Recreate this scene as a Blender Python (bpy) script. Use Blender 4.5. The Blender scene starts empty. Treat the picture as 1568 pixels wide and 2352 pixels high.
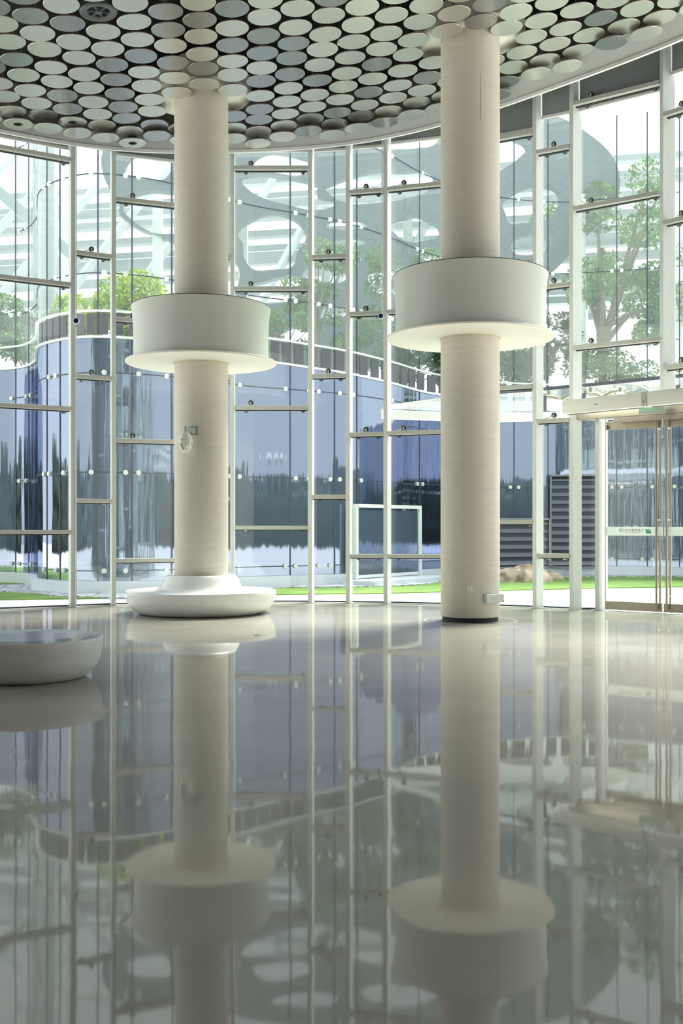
import bpy, math, random
from mathutils import Vector, Matrix, noise
R = math.radians
random.seed(7)
scene = bpy.context.scene
col = scene.collection

# ------------------------------------------------------------------ camera
F, CX, CY, H = 2400.0, 784.0, 1210.0, 1.5
cam_d = bpy.data.cameras.new('camera')
cam = bpy.data.objects.new('camera', cam_d)
col.objects.link(cam)
cam.location = (0, 0, H)
cam.rotation_euler = (R(90), 0, 0)
cam_d.sensor_fit = 'VERTICAL'
cam_d.sensor_height = 36.0
cam_d.lens = F / 2352 * 36
cam_d.shift_x = 0
cam_d.shift_y = (CY - 1176) / 2352
cam_d.clip_end = 400
scene.camera = cam

# ------------------------------------------------------------------ light
world = bpy.data.worlds.new('sky')
scene.world = world
world.use_nodes = True
wn = world.node_tree.nodes
wl = world.node_tree.links
bg = wn['Background']
tc = wn.new('ShaderNodeTexCoord')
sep = wn.new('ShaderNodeSeparateXYZ')
wl.new(tc.outputs['Generated'], sep.inputs[0])
ramp = wn.new('ShaderNodeValToRGB')
ramp.color_ramp.elements[0].position = 0.0
ramp.color_ramp.elements[0].color = (0.93, 0.95, 0.95, 1)
ramp.color_ramp.elements[1].position = 0.7
ramp.color_ramp.elements[1].color = (0.90, 0.95, 1.0, 1)
wl.new(sep.outputs['Z'], ramp.inputs[0])
wl.new(ramp.outputs[0], bg.inputs[0])
bg.inputs[1].default_value = 0.85
sun_d = bpy.data.lights.new('sun', 'SUN')
sun = bpy.data.objects.new('sun', sun_d)
col.objects.link(sun)
sun_d.energy = 7.5
sun_d.angle = R(26)
sun_d.color = (1, 0.96, 0.88)
sun.rotation_euler = Vector((-0.5, -0.75, -1.25)).to_track_quat('-Z', 'Y').to_euler()
scene.view_settings.view_transform = 'Standard'
scene.view_settings.look = 'None'
scene.view_settings.gamma = 1
scene.view_settings.use_curve_mapping = False
scene.view_settings.exposure = 0.95


# ------------------------------------------------------------------ helpers
def at(px, py, y):
    return Vector(((px - CX) / F * y, y, H + (CY - py) / F * y))


def zz(py, y):
    return H + (CY - py) / F * y


CEIL0, TILT = 9.055, 0.075


def ceil_z(x):
    return CEIL0 + TILT * x


class MB:
    """collects shapes; build() links them as one mesh object"""

    def __init__(s):
        s.v = []
        s.f = []
        s.m = []
        s.mi = 0

    def add(s, vs, fs):
        b = len(s.v)
        s.v += [tuple(p) for p in vs]
        for f in fs:
            s.f.append([b + i for i in f])
            s.m.append(s.mi)
        return s

    def box(s, c, d, rz=0, M=None):
        x, y, z = d[0] / 2, d[1] / 2, d[2] / 2
        vs = [Vector(p) for p in ((-x, -y, -z), (x, -y, -z), (x, y, -z), (-x, y, -z), (-x, -y, z), (x, -y, z), (x, y, z), (-x, y, z))]
        m = M if M is not None else Matrix.Rotation(rz, 3, 'Z')
        c = Vector(c)
        return s.add([m @ p + c for p in vs], [(0, 3, 2, 1), (4, 5, 6, 7), (0, 1, 5, 4), (1, 2, 6, 5), (2, 3, 7, 6), (3, 0, 4, 7)])

    def bbox(s, c, d, rz=0, b=0.004, M=None):
        """box with chamfered long edges (all 12)"""
        x, y, z = d[0] / 2, d[1] / 2, d[2] / 2
        m = M if M is not None else Matrix.Rotation(rz, 3, 'Z')
        c = Vector(c)
        vs = []
        for sx in (-1, 1):
            for sy in (-1, 1):
                for sz in (-1, 1):
                    vs += [Vector((sx * (x - b), sy * (y - b), sz * z)), Vector((sx * (x - b), sy * y, sz * (z - b))), Vector((sx * x, sy * (y - b), sz * (z - b)))]

        def I(sx, sy, sz, k):
            return ((sx > 0) * 4 + (sy > 0) * 2 + (sz > 0)) * 3 + k
        fs = [[I(-1, -1, 1, 0), I(1, -1, 1, 0), I(1, 1, 1, 0), I(-1, 1, 1, 0)], [I(-1, 1, -1, 0), I(1, 1, -1, 0), I(1, -1, -1, 0), I(-1, -1, -1, 0)],
              [I(-1, -1, -1, 1), I(1, -1, -1, 1), I(1, -1, 1, 1), I(-1, -1, 1, 1)], [I(1, 1, -1, 1), I(-1, 1, -1, 1), I(-1, 1, 1, 1), I(1, 1, 1, 1)],
              [I(1, -1, -1, 2), I(1, 1, -1, 2), I(1, 1, 1, 2), I(1, -1, 1, 2)], [I(-1, 1, -1, 2), I(-1, -1, -1, 2), I(-1, -1, 1, 2), I(-1, 1, 1, 2)]]
        for sy in (-1, 1):
            for sz in (-1, 1):
                fs.append([I(-1, sy, sz, 0), I(1, sy, sz, 0), I(1, sy, sz, 1), I(-1, sy, sz, 1)])
        for sx in (-1, 1):
            for sz in (-1, 1):
                fs.append([I(sx, -1, sz, 0), I(sx, 1, sz, 0), I(sx, 1, sz, 2), I(sx, -1, sz, 2)])
        for sx in (-1, 1):
            for sy in (-1, 1):
                fs.append([I(sx, sy, -1, 1), I(sx, sy, 1, 1), I(sx, sy, 1, 2), I(sx, sy, -1, 2)])
                for sz in (-1, 1):
                    fs.append([I(sx, sy, sz, 0), I(sx, sy, sz, 1), I(sx, sy, sz, 2)])
        return s.add([m @ p + c for p in vs], fs)

    def bar(s, a, b, w, h=None):
        """box beam from a to b; w horizontal, h across"""
        a, b = Vector(a), Vector(b)
        d = b - a
        L = d.length
        q = d.to_track_quat('Y', 'Z').to_matrix()
        return s.box((a + b) / 2, (w, L, h or w), M=q)

    def tube(s, pts, r, n=10, cap=True):
        pts = [Vector(p) for p in pts]
        rs = r if isinstance(r, (list, tuple)) else [r] * len(pts)
        vs, fs = [], []
        for i, p in enumerate(pts):
            t = (pts[min(i + 1, len(pts) - 1)] - pts[max(i - 1, 0)])
            q = t.to_track_quat('Z', 'Y').to_matrix()
            for k in range(n):
                a = 2 * math.pi * k / n
                vs.append(p + q @ Vector((math.cos(a) * rs[i], math.sin(a) * rs[i], 0)))
        for i in range(len(pts) - 1):
            for k in range(n):
                fs.append((i * n + k, i * n + (k + 1) % n, (i + 1) * n + (k + 1) % n, (i + 1) * n + k))
        if cap:
            fs.append(tuple(range(n - 1, -1, -1)))
            fs.append(tuple(range((len(pts) - 1) * n, len(pts) * n)))
        return s.add(vs, fs)

    def lathe(s, prof, n=64, c=(0, 0, 0), M=None):
        """prof: (r, z) from bottom to top"""
        c = Vector(c)
        vs, fs = [], []
        idx = []
        for r, z in prof:
            if r < 1e-6:
                idx.append([len(vs)])
                vs.append(Vector((0, 0, z)))
            else:
                idx.append(list(range(len(vs), len(vs) + n)))
                vs += [Vector((r * math.cos(2 * math.pi * k / n), r * math.sin(2 * math.pi * k / n), z)) for k in range(n)]
        for a, b in zip(idx, idx[1:]):
            for k in range(n):
                k2 = (k + 1) % n
                if len(a) == 1 and len(b) == 1:
                    continue
                if len(a) == 1:
                    fs.append((a[0], b[k2], b[k]))
                elif len(b) == 1:
                    fs.append((a[k], a[k2], b[0]))
                else:
                    fs.append((a[k], a[k2], b[k2], b[k]))
        if M is not None:
            vs = [M @ p for p in vs]
        return s.add([p + c for p in vs], fs)

    def prism(s, poly, z0, z1):
        n = len(poly)
        vs = [(x, y, z0) for x, y in poly] + [(x, y, z1) for x, y in poly]
        fs = [tuple(range(n - 1, -1, -1)), tuple(range(n, 2 * n))]
        fs += [(i, (i + 1) % n, n + (i + 1) % n, n + i) for i in range(n)]
        return s.add(vs, fs)

    def build(s, name, mat, parent=None, smooth=False, angle=35):
        me = bpy.data.meshes.new(name)
        me.from_pydata(s.v, [], s.f)
        for m in (mat if isinstance(mat, (list, tuple)) else [mat]):
            me.materials.append(m)
        if isinstance(mat, (list, tuple)):
            me.polygons.foreach_set('material_index', s.m)
        if smooth:
            me.polygons.foreach_set('use_smooth', [True] * len(me.polygons))
            me.set_sharp_from_angle(angle=R(angle))
        me.update()
        o = bpy.data.objects.new(name, me)
        col.objects.link(o)
        if parent is not None:
            o.parent = parent
        return o


def tag(o, label=None, cat=None, group=None, kind=None):
    if label:
        o['label'] = label
    if cat:
        o['category'] = cat
    if group:
        o['group'] = group
    if kind:
        o['kind'] = kind
    return o


def thing(name, label, cat, loc=(0, 0, 0), rz=0, group=None):
    o = bpy.data.objects.new(name, None)
    col.objects.link(o)
    o.location = loc
    o.rotation_euler = (0, 0, rz)
    o.empty_display_size = 0.1
    return tag(o, label, cat, group)


def dup(root, loc, rz=None, label=None):
    r = root.copy()
    col.objects.link(r)
    r.location = loc
    if rz is not None:
        r.rotation_euler = (0, 0, rz)
    if label:
        r['label'] = label
    for ch in list(root.children):
        c = ch.copy()
        col.objects.link(c)
        c.parent = r
        for g in ch.children:
            d = g.copy()
            col.objects.link(d)
            d.parent = c
    return r


# ------------------------------------------------------------------ materials
def newmat(name):
    m = bpy.data.materials.new(name)
    m.use_nodes = True
    nt = m.node_tree
    return m, nt, nt.nodes, nt.links, nt.nodes['Principled BSDF']


def pbr(name, c, rough=0.5, metal=0.0, var=0.0, scale=(4, 4, 4), bump=0.0, spec=0.5, coat=0.0, coat_r=0.05):
    m, nt, N, L, P = newmat(name)
    P.inputs['Base Color'].default_value = (*c, 1)
    P.inputs['Roughness'].default_value = rough
    P.inputs['Metallic'].default_value = metal
    P.inputs['Specular IOR Level'].default_value = spec
    P.inputs['Coat Weight'].default_value = coat
    P.inputs['Coat Roughness'].default_value = coat_r
    if var or bump:
        t = N.new('ShaderNodeTexCoord')
        mp = N.new('ShaderNodeMapping')
        mp.inputs['Scale'].default_value = scale
        nz = N.new('ShaderNodeTexNoise')
        nz.inputs['Scale'].default_value = 1
        nz.inputs['Detail'].default_value = 6
        L.new(t.outputs['Object'], mp.inputs[0])
        L.new(mp.outputs[0], nz.inputs['Vector'])
        if var:
            mx = N.new('ShaderNodeMix')
            mx.data_type = 'RGBA'
            mx.inputs['A'].default_value = (*[max(0, k * (1 - var)) for k in c], 1)
            mx.inputs['B'].default_value = (*[min(1, k * (1 + var)) for k in c], 1)
            L.new(nz.outputs['Fac'], mx.inputs['Factor'])
            L.new(mx.outputs['Result'], P.inputs['Base Color'])
        if bump:
            b = N.new('ShaderNodeBump')
            b.inputs['Strength'].default_value = bump
            b.inputs['Distance'].default_value = 0.01
            L.new(nz.outputs['Fac'], b.inputs['Height'])
            L.new(b.outputs[0], P.inputs['Normal'])
    return m


def glassmat(name, tint=(0.95, 1, 0.985), refl=0.9, ior=1.45, base=0.0, wave=0.0, haze=0.0, hazec=(0.8, 0.85, 0.9)):
    """thin clear pane: transparent + fresnel mirror"""
    m, nt, N, L, P = newmat(name)
    N.remove(P)
    out = N['Material Output']
    tr = N.new('ShaderNodeBsdfTransparent')
    tr.inputs[0].default_value = (*tint, 1)
    gl = N.new('ShaderNodeBsdfGlossy')
    gl.inputs['Roughness'].default_value = 0.0
    gl.inputs['Color'].default_value = (refl, refl, refl, 1)
    # Schlick reflectance from the facing angle (same for both sides of the thin pane)
    lw = N.new('ShaderNodeLayerWeight')
    lw.inputs[0].default_value = 0.5
    pw = N.new('ShaderNodeMath')
    pw.operation = 'POWER'
    pw.inputs[1].default_value = 5
    L.new(lw.outputs['Facing'], pw.inputs[0])
    mr = N.new('ShaderNodeMapRange')
    f0 = ((ior - 1) / (ior + 1)) ** 2 + base
    mr.inputs['To Min'].default_value = f0
    mr.inputs['To Max'].default_value = 0.9
    L.new(pw.outputs[0], mr.inputs[0])
    mx = N.new('ShaderNodeMixShader')
    src = mr.outputs[0]
    if wave:
        t = N.new('ShaderNodeTexCoord')
        mp = N.new('ShaderNodeMapping')
        mp.inputs['Scale'].default_value = (2.2, 2.2, 0.25)
        nz = N.new('ShaderNodeTexNoise')
        nz.inputs['Scale'].default_value = 1
        nz.inputs['Detail'].default_value = 2
        b = N.new('ShaderNodeBump')
        b.inputs['Strength'].default_value = 1
        b.inputs['Distance'].default_value = wave
        L.new(t.outputs['Object'], mp.inputs[0])
        L.new(mp.outputs[0], nz.inputs['Vector'])
        L.new(nz.outputs['Fac'], b.inputs['Height'])
        L.new(b.outputs[0], gl.inputs['Normal'])
    L.new(src, mx.inputs[0])
    L.new(tr.outputs[0], mx.inputs[1])
    L.new(gl.outputs[0], mx.inputs[2])
    last = mx
    if haze:
        df = N.new('ShaderNodeBsdfDiffuse')
        df.inputs[0].default_value = (*hazec, 1)
        m2 = N.new('ShaderNodeMixShader')
        m2.inputs[0].default_value = haze
        L.new(mx.outputs[0], m2.inputs[1])
        L.new(df.outputs[0], m2.inputs[2])
        last = m2
    L.new(last.outputs[0], out.inputs[0])
    return m


def mirror_glass(name):
    """tinted reflective curtain wall with roller wave distortion"""
    m, nt, N, L, P = newmat(name)
    out = N['Material Output']
    N.remove(P)
    t = N.new('ShaderNodeTexCoord')
    hs = []
    for sc, w in (((1.4, 1.4, 0.08), 0.03), ((7, 7, 0.2), 0.004)):
        mp = N.new('ShaderNodeMapping')
        mp.inputs['Scale'].default_value = sc
        nz = N.new('ShaderNodeTexNoise')
        nz.inputs['Scale'].default_value = 1
        nz.inputs['Detail'].default_value = 3
        L.new(t.outputs['Object'], mp.inputs[0])
        L.new(mp.outputs[0], nz.inputs['Vector'])
        mu = N.new('ShaderNodeMath')
        mu.operation = 'MULTIPLY'
        mu.inputs[1].default_value = w
        L.new(nz.outputs['Fac'], mu.inputs[0])
        hs.append(mu)
    ad = N.new('ShaderNodeMath')
    L.new(hs[0].outputs[0], ad.inputs[0])
    L.new(hs[1].outputs[0], ad.inputs[1])
    b = N.new('ShaderNodeBump')
    b.inputs['Strength'].default_value = 1
    b.inputs['Distance'].default_value = 1
    L.new(ad.outputs[0], b.inputs['Height'])
    gl = N.new('ShaderNodeBsdfGlossy')
    gl.inputs['Roughness'].default_value = 0.03
    gl.inputs['Color'].default_value = (0.37, 0.42, 0.56, 1)
    L.new(b.outputs[0], gl.inputs['Normal'])
    df = N.new('ShaderNodeBsdfDiffuse')
    df.inputs[0].default_value = (0.13, 0.17, 0.25, 1)
    mx = N.new('ShaderNodeMixShader')
    lw = N.new('ShaderNodeLayerWeight')
    lw.inputs[0].default_value = 0.25
    mr = N.new('ShaderNodeMapRange')
    mr.inputs['To Min'].default_value = 0.5
    mr.inputs['To Max'].default_value = 1.0
    L.new(lw.outputs['Fresnel'], mr.inputs[0])
    L.new(mr.outputs[0], mx.inputs[0])
    L.new(df.outputs[0], mx.inputs[1])
    L.new(gl.outputs[0], mx.inputs[2])
    L.new(mx.outputs[0], out.inputs[0])
    return m


def leafmat(name, a, b_, scale=3.0, trans=0.35):
    m, nt, N, L, P = newmat(name)
    t = N.new('ShaderNodeTexCoord')
    nz = N.new('ShaderNodeTexNoise')
    nz.inputs['Scale'].default_value = scale
    nz.inputs['Detail'].default_value = 5
    L.new(t.outputs['Object'], nz.inputs['Vector'])
    cr = N.new('ShaderNodeValToRGB')
    cr.color_ramp.elements[0].position = 0.35
    cr.color_ramp.elements[1].position = 0.65
    cr.color_ramp.elements[0].color = (*a, 1)
    cr.color_ramp.elements[1].color = (*b_, 1)
    L.new(nz.outputs['Fac'], cr.inputs[0])
    L.new(cr.outputs[0], P.inputs['Base Color'])
    P.inputs['Roughness'].default_value = 0.45
    tl = N.new('ShaderNodeBsdfTranslucent')
    L.new(cr.outputs[0], tl.inputs[0])
    mx = N.new('ShaderNodeMixShader')
    mx.inputs[0].default_value = trans
    L.new(P.outputs[0], mx.inputs[1])
    L.new(tl.outputs[0], mx.inputs[2])
    L.new(mx.outputs[0], N['Material Output'].inputs[0])
    return m


def floor_mat():
    m, nt, N, L, P = newmat('polished_floor')
    t = N.new('ShaderNodeTexCoord')
    nz = N.new('ShaderNodeTexNoise')
    nz.inputs['Scale'].default_value = 1.3
    nz.inputs['Detail'].default_value = 8
    L.new(t.outputs['Object'], nz.inputs['Vector'])
    cr = N.new('ShaderNodeValToRGB')
    cr.color_ramp.elements[0].position = 0.3
    cr.color_ramp.elements[1].position = 0.7
    cr.color_ramp.elements[0].color = (0.31, 0.295, 0.25, 1)
    cr.color_ramp.elements[1].color = (0.37, 0.35, 0.30, 1)
    L.new(nz.outputs['Fac'], cr.inputs[0])
    vo = N.new('ShaderNodeTexVoronoi')
    vo.inputs['Scale'].default_value = 45
    L.new(t.outputs['Object'], vo.inputs['Vector'])
    c2 = N.new('ShaderNodeValToRGB')
    c2.color_ramp.elements[0].position = 0.02
    c2.color_ramp.elements[1].position = 0.14
    c2.color_ramp.elements[0].color = (1.35, 1.32, 1.25, 1)
    c2.color_ramp.elements[1].color = (1, 1, 1, 1)
    L.new(vo.outputs['Distance'], c2.inputs[0])
    mm = N.new('ShaderNodeMix')
    mm.data_type = 'RGBA'
    mm.blend_type = 'MULTIPLY'
    mm.inputs['Factor'].default_value = 1
    L.new(cr.outputs[0], mm.inputs['A'])
    L.new(c2.outputs[0], mm.inputs['B'])
    L.new(mm.outputs['Result'], P.inputs['Base Color'])
    P.inputs['Roughness'].default_value = 0.035
    P.inputs['IOR'].default_value = 1.9
    n2 = N.new('ShaderNodeTexNoise')
    n2.inputs['Scale'].default_value = 1.1
    n2.inputs['Detail'].default_value = 2
    L.new(t.outputs['Object'], n2.inputs['Vector'])
    b = N.new('ShaderNodeBump')
    b.inputs['Strength'].default_value = 1
    b.inputs['Distance'].default_value = 0.0016
    L.new(n2.outputs['Fac'], b.inputs['Height'])
    L.new(b.outputs[0], P.inputs['Normal'])
    # softer second sheen of the worn polish
    P2 = N.new('ShaderNodeBsdfPrincipled')
    L.new(mm.outputs['Result'], P2.inputs['Base Color'])
    P2.inputs['Roughness'].default_value = 0.55
    P2.inputs['IOR'].default_value = 1.3
    mx = N.new('ShaderNodeMixShader')
    mx.inputs[0].default_value = 0.30
    L.new(P.outputs[0], mx.inputs[1])
    L.new(P2.outputs[0], mx.inputs[2])
    L.new(mx.outputs[0], N['Material Output'].inputs[0])
    return m


def gravel_mat():
    m, nt, N, L, P = newmat('gravel_stones')
    t = N.new('ShaderNodeTexCoord')
    vo = N.new('ShaderNodeTexVoronoi')
    vo.inputs['Scale'].default_value = 9
    L.new(t.outputs['Object'], vo.inputs['Vector'])
    cr = N.new('ShaderNodeValToRGB')
    cr.color_ramp.elements[0].color = (0.20, 0.22, 0.27, 1)
    cr.color_ramp.elements[1].color = (0.75, 0.77, 0.82, 1)
    sp = N.new('ShaderNodeSeparateColor')
    L.new(vo.outputs['Color'], sp.inputs[0])
    L.new(sp.outputs[0], cr.inputs[0])
    L.new(cr.outputs[0], P.inputs['Base Color'])
    P.inputs['Roughness'].default_value = 0.8
    return m


def paving_mat():
    m, nt, N, L, P = newmat('white_paving')
    t = N.new('ShaderNodeTexCoord')
    br = N.new('ShaderNodeTexBrick')
    br.inputs['Scale'].default_value = 1.0
    br.inputs['Brick Width'].default_value = 1.2
    br.inputs['Row Height'].default_value = 0.6
    br.inputs['Mortar Size'].default_value = 0.006
    br.inputs['Color1'].default_value = (0.74, 0.73, 0.70, 1)
    br.inputs['Color2'].default_value = (0.68, 0.67, 0.65, 1)
    br.inputs['Mortar'].default_value = (0.48, 0.47, 0.45, 1)
    L.new(t.outputs['Object'], br.inputs['Vector'])
    L.new(br.outputs['Color'], P.inputs['Base Color'])
    P.inputs['Roughness'].default_value = 0.7
    return m


def grass_mat():
    m, nt, N, L, P = newmat('lawn_grass')
    t = N.new('ShaderNodeTexCoord')
    nz = N.new('ShaderNodeTexNoise')
    nz.inputs['Scale'].default_value = 0.6
    nz.inputs['Detail'].default_value = 10
    nz.inputs['Roughness'].default_value = 0.7
    L.new(t.outputs['Object'], nz.inputs['Vector'])
    cr = N.new('ShaderNodeValToRGB')
    cr.color_ramp.elements[0].position = 0.30
    cr.color_ramp.elements[0].color = (0.085, 0.21, 0.03, 1)
    cr.color_ramp.elements[1].position = 0.66
    cr.color_ramp.elements[1].color = (0.23, 0.37, 0.08, 1)
    e = cr.color_ramp.elements.new(0.74)
    e.color = (0.42, 0.36, 0.16, 1)
    L.new(nz.outputs['Fac'], cr.inputs[0])
    L.new(cr.outputs[0], P.inputs['Base Color'])
    P.inputs['Roughness'].default_value = 0.9
    return m


def column_mat():
    m, nt, N, L, P = newmat('lime_concrete')
    t = N.new('ShaderNodeTexCoord')
    mp = N.new('ShaderNodeMapping')
    mp.inputs['Scale'].default_value = (2, 2, 30)
    nz = N.new('ShaderNodeTexNoise')
    nz.inputs['Scale'].default_value = 1
    nz.inputs['Detail'].default_value = 5
    L.new(t.outputs['Object'], mp.inputs[0])
    L.new(mp.outputs[0], nz.inputs['Vector'])
    cr = N.new('ShaderNodeValToRGB')
    cr.color_ramp.elements[0].position = 0.25
    cr.color_ramp.elements[1].position = 0.75
    cr.color_ramp.elements[0].color = (0.61, 0.57, 0.49, 1)
    cr.color_ramp.elements[1].color = (0.67, 0.63, 0.55, 1)
    L.new(nz.outputs['Fac'], cr.inputs[0])
    vo = N.new('ShaderNodeTexVoronoi')
    vo.inputs['Scale'].default_value = 5
    L.new(t.outputs['Object'], vo.inputs['Vector'])
    c2 = N.new('ShaderNodeValToRGB')
    c2.color_ramp.elements[0].position = 0.03
    c2.color_ramp.elements[1].position = 0.05
    c2.color_ramp.elements[0].color = (0.72, 0.68, 0.62, 1)
    c2.color_ramp.elements[1].color = (1, 1, 1, 1)
    L.new(vo.outputs['Distance'], c2.inputs[0])
    mm = N.new('ShaderNodeMix')
    mm.data_type = 'RGBA'
    mm.blend_type = 'MULTIPLY'
    mm.inputs['Factor'].default_value = 1
    L.new(cr.outputs[0], mm.inputs['A'])
    L.new(c2.outputs[0], mm.inputs['B'])
    L.new(mm.outputs['Result'], P.inputs['Base Color'])
    P.inputs['Roughness'].default_value = 0.45
    return m


def rock_mat():
    m, nt, N, L, P = newmat('sandstone')
    t = N.new('ShaderNodeTexCoord')
    nz = N.new('ShaderNodeTexNoise')
    nz.inputs['Scale'].default_value = 3
    nz.inputs['Detail'].default_value = 8
    L.new(t.outputs['Object'], nz.inputs['Vector'])
    cr = N.new('ShaderNodeValToRGB')
    cr.color_ramp.elements[0].position = 0.35
    cr.color_ramp.elements[1].position = 0.6
    cr.color_ramp.elements[0].color = (0.22, 0.15, 0.11, 1)
    cr.color_ramp.elements[1].color = (0.62, 0.50, 0.40, 1)
    L.new(nz.outputs['Fac'], cr.inputs[0])
    L.new(cr.outputs[0], P.inputs['Base Color'])
    P.inputs['Roughness'].default_value = 0.85
    return m


M_floor = floor_mat()
M_paving = paving_mat()
M_grass = grass_mat()
M_gravel = gravel_mat()
M_column = column_mat()
M_rock = rock_mat()
M_bench = pbr('glossy_white_resin', (0.88, 0.90, 0.87), 0.22, var=0.05, scale=(3, 3, 9), coat=0.3)
M_bench2 = pbr('worn_white_resin', (0.76, 0.79, 0.72), 0.42, var=0.14, scale=(5, 5, 12), coat=0.1, coat_r=0.2)
M_drum = pbr('satin_white_paint', (0.60, 0.63, 0.57), 0.32)
M_soffit = pbr('cream_white_paint', (0.80, 0.79, 0.70), 0.5)
M_joint_y = pbr('yellowed_sealant', (0.62, 0.56, 0.30), 0.6)
M_black = pbr('black_gap', (0.012, 0.012, 0.012), 0.6)
M_void = pbr('black_ceiling_void', (0.006, 0.007, 0.007), 0.9)
M_disc = pbr('satin_aluminium', (0.60, 0.59, 0.535), 0.30, metal=0.8)
M_disc_d = pbr('dull_aluminium', (0.36, 0.36, 0.35), 0.24, metal=0.85)
M_discedge = pbr('disc_edge', (0.30, 0.25, 0.17), 0.4, metal=0.6)
M_vent = pbr('grey_vent_plastic', (0.07, 0.08, 0.085), 0.5)
M_rim = pbr('pale_grey_render', (0.29, 0.29, 0.285), 0.75, var=0.04)
M_white = pbr('white_paint', (0.82, 0.83, 0.82), 0.4)
M_post = pbr('galvanised_steel', (0.67, 0.70, 0.68), 0.42, metal=0.1, var=0.08, scale=(20, 20, 3))
M_trans = pbr('dull_steel', (0.52, 0.53, 0.50), 0.40, metal=0.15, var=0.1, scale=(12, 12, 12))
M_blind = pbr('grey_blind_cloth', (0.30, 0.32, 0.335), 0.85)
M_clampblk = pbr('black_rubber', (0.03, 0.03, 0.03), 0.4)
M_chrome = pbr('bright_steel', (0.75, 0.76, 0.76), 0.18, metal=1.0)
M_puck = pbr('pale_fitting', (0.72, 0.74, 0.70), 0.3, metal=0.2)
M_brushed = pbr('brushed_bronze_steel', (0.42, 0.375, 0.31), 0.30, metal=0.85, var=0.15, scale=(3, 3, 60))
M_plastic = pbr('white_plastic', (0.86, 0.86, 0.83), 0.35)
M_camwhite = pbr('ivory_plastic', (0.72, 0.74, 0.66), 0.3)
M_greyplate = pbr('grey_enamel', (0.32, 0.35, 0.34), 0.35, metal=0.3)
M_glass = glassmat('clear_glass', tint=(0.975, 1, 0.985))
M_glass2 = glassmat('pale_outer_glass', tint=(0.93, 0.965, 0.96), ior=1.45, base=0.0, wave=0.02, haze=0.06, hazec=(0.82, 0.9, 0.9))
M_mirror = mirror_glass('blue_mirror_glass')
M_jointdark = pbr('dark_silicone', (0.05, 0.06, 0.10), 0.5)
M_plinth = pbr('white_stone_plinth', (0.70, 0.75, 0.80), 0.6)
M_beamw = pbr('pale_painted_steel', (0.42, 0.46, 0.48), 0.6)
M_plate = pbr('blue_grey_metal_plate', (0.17, 0.21, 0.235), 0.55)
M_canopyglass = glassmat('frosted_canopy_glass', tint=(0.90, 0.96, 0.94), ior=1.45, haze=0.10, hazec=(0.85, 0.92, 0.88))
M_louvre = pbr('grey_louvre', (0.26, 0.29, 0.33), 0.22, metal=0.8)
M_slat = pbr('dark_slat', (0.12, 0.135, 0.155), 0.2, metal=0.8)
M_planter = pbr('brown_grey_planter', (0.10, 0.105, 0.125), 0.4)
M_bark = pbr('grey_bark', (0.26, 0.21, 0.17), 0.9, var=0.3, scale=(8, 8, 3))
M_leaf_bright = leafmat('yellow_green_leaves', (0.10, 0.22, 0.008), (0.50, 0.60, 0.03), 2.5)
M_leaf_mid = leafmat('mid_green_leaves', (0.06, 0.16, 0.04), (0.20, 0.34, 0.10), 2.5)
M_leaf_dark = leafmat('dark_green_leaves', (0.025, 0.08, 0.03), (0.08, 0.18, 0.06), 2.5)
M_flower = pbr('pink_red_petals', (0.75, 0.06, 0.12), 0.6)
M_green = pbr('sign_green', (0.05, 0.55, 0.22), 0.5)
M_logo1 = pbr('logo_green', (0.08, 0.60, 0.28), 0.5)
M_logo2 = pbr('logo_deep_green', (0.03, 0.38, 0.20), 0.5)
M_ink = pbr('grey_lettering', (0.10, 0.11, 0.12), 0.6)
M_band = pbr('white_film', (0.86, 0.88, 0.88), 0.5)
_n = M_band.node_tree
_t = _n.nodes.new('ShaderNodeBsdfTranslucent')
_t.inputs[0].default_value = (0.9, 0.92, 0.92, 1)
_x = _n.nodes.new('ShaderNodeMixShader')
_x.inputs[0].default_value = 0.3
_n.links.new(_n.nodes['Principled BSDF'].outputs[0], _x.inputs[1])
_n.links.new(_t.outputs[0], _x.inputs[2])
_n.links.new(_x.outputs[0], _n.nodes['Material Output'].inputs[0])
M_blue = pbr('blue_lens', (0.01, 0.015, 0.12), 0.15)
M_signgrey = pbr('grey_sign_face', (0.30, 0.32, 0.30), 0.4)
M_signface = pbr('silver_sign_face', (0.60, 0.62, 0.61), 0.35, metal=0.2)


# ------------------------------------------------------------------ facade layout (posts)
# x, y of the inner face of each post; last value: image-free turn of the radial direction
POST = [(-7.0, 18.2), (-4.98, 19.4), (-4.31, 19.8), (-2.87, 20.35), (-2.14, 20.5), (-0.62, 20.5), (0.12, 20.4),
        (0.85, 20.25), (2.39, 19.75), (3.53, 19.15), (4.13, 18.80), (5.46, 17.85), (7.1, 16.0)]
DEP = 0.26


def radial(x):
    s = max(-0.95, min(0.95, (x + 1.72) / 7.9))
    a = math.asin(s)
    return a


def outn(x):
    a = radial(x)
    return Vector((math.sin(a), math.cos(a), 0))


# ------------------------------------------------------------------ setting: floor, ground, ceiling
inner = [(p[0], p[1]) for p in POST]
base_line = [(Vector((x, y, 0)) + outn(x) * 0.33) for x, y in POST]
fl = [(v.x, v.y) for v in base_line]
floor_poly = [(-13, 9), (-14, -7), (14, -7), (13, 6), (9.5, 12.5)] + fl[::-1] + [(-10, 14.5)]
fo = MB().prism(floor_poly, -0.2, 0.0).build('floor', M_floor)
tag(fo, kind='structure')

# ring inlaid in the floor round the bare column
C2 = Vector((2.06, 16.74, 0))
C1 = Vector((-2.44, 18.2, 0))
rg = MB()
rg.lathe([(0.715, 0.0005), (0.715, 0.0025), (0.745, 0.0025), (0.745, 0.0005)], 96, c=C2)
tag(rg.build('trim_1', pbr('pale_inlay', (0.62, 0.60, 0.54), 0.2), smooth=True), kind='structure')

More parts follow.
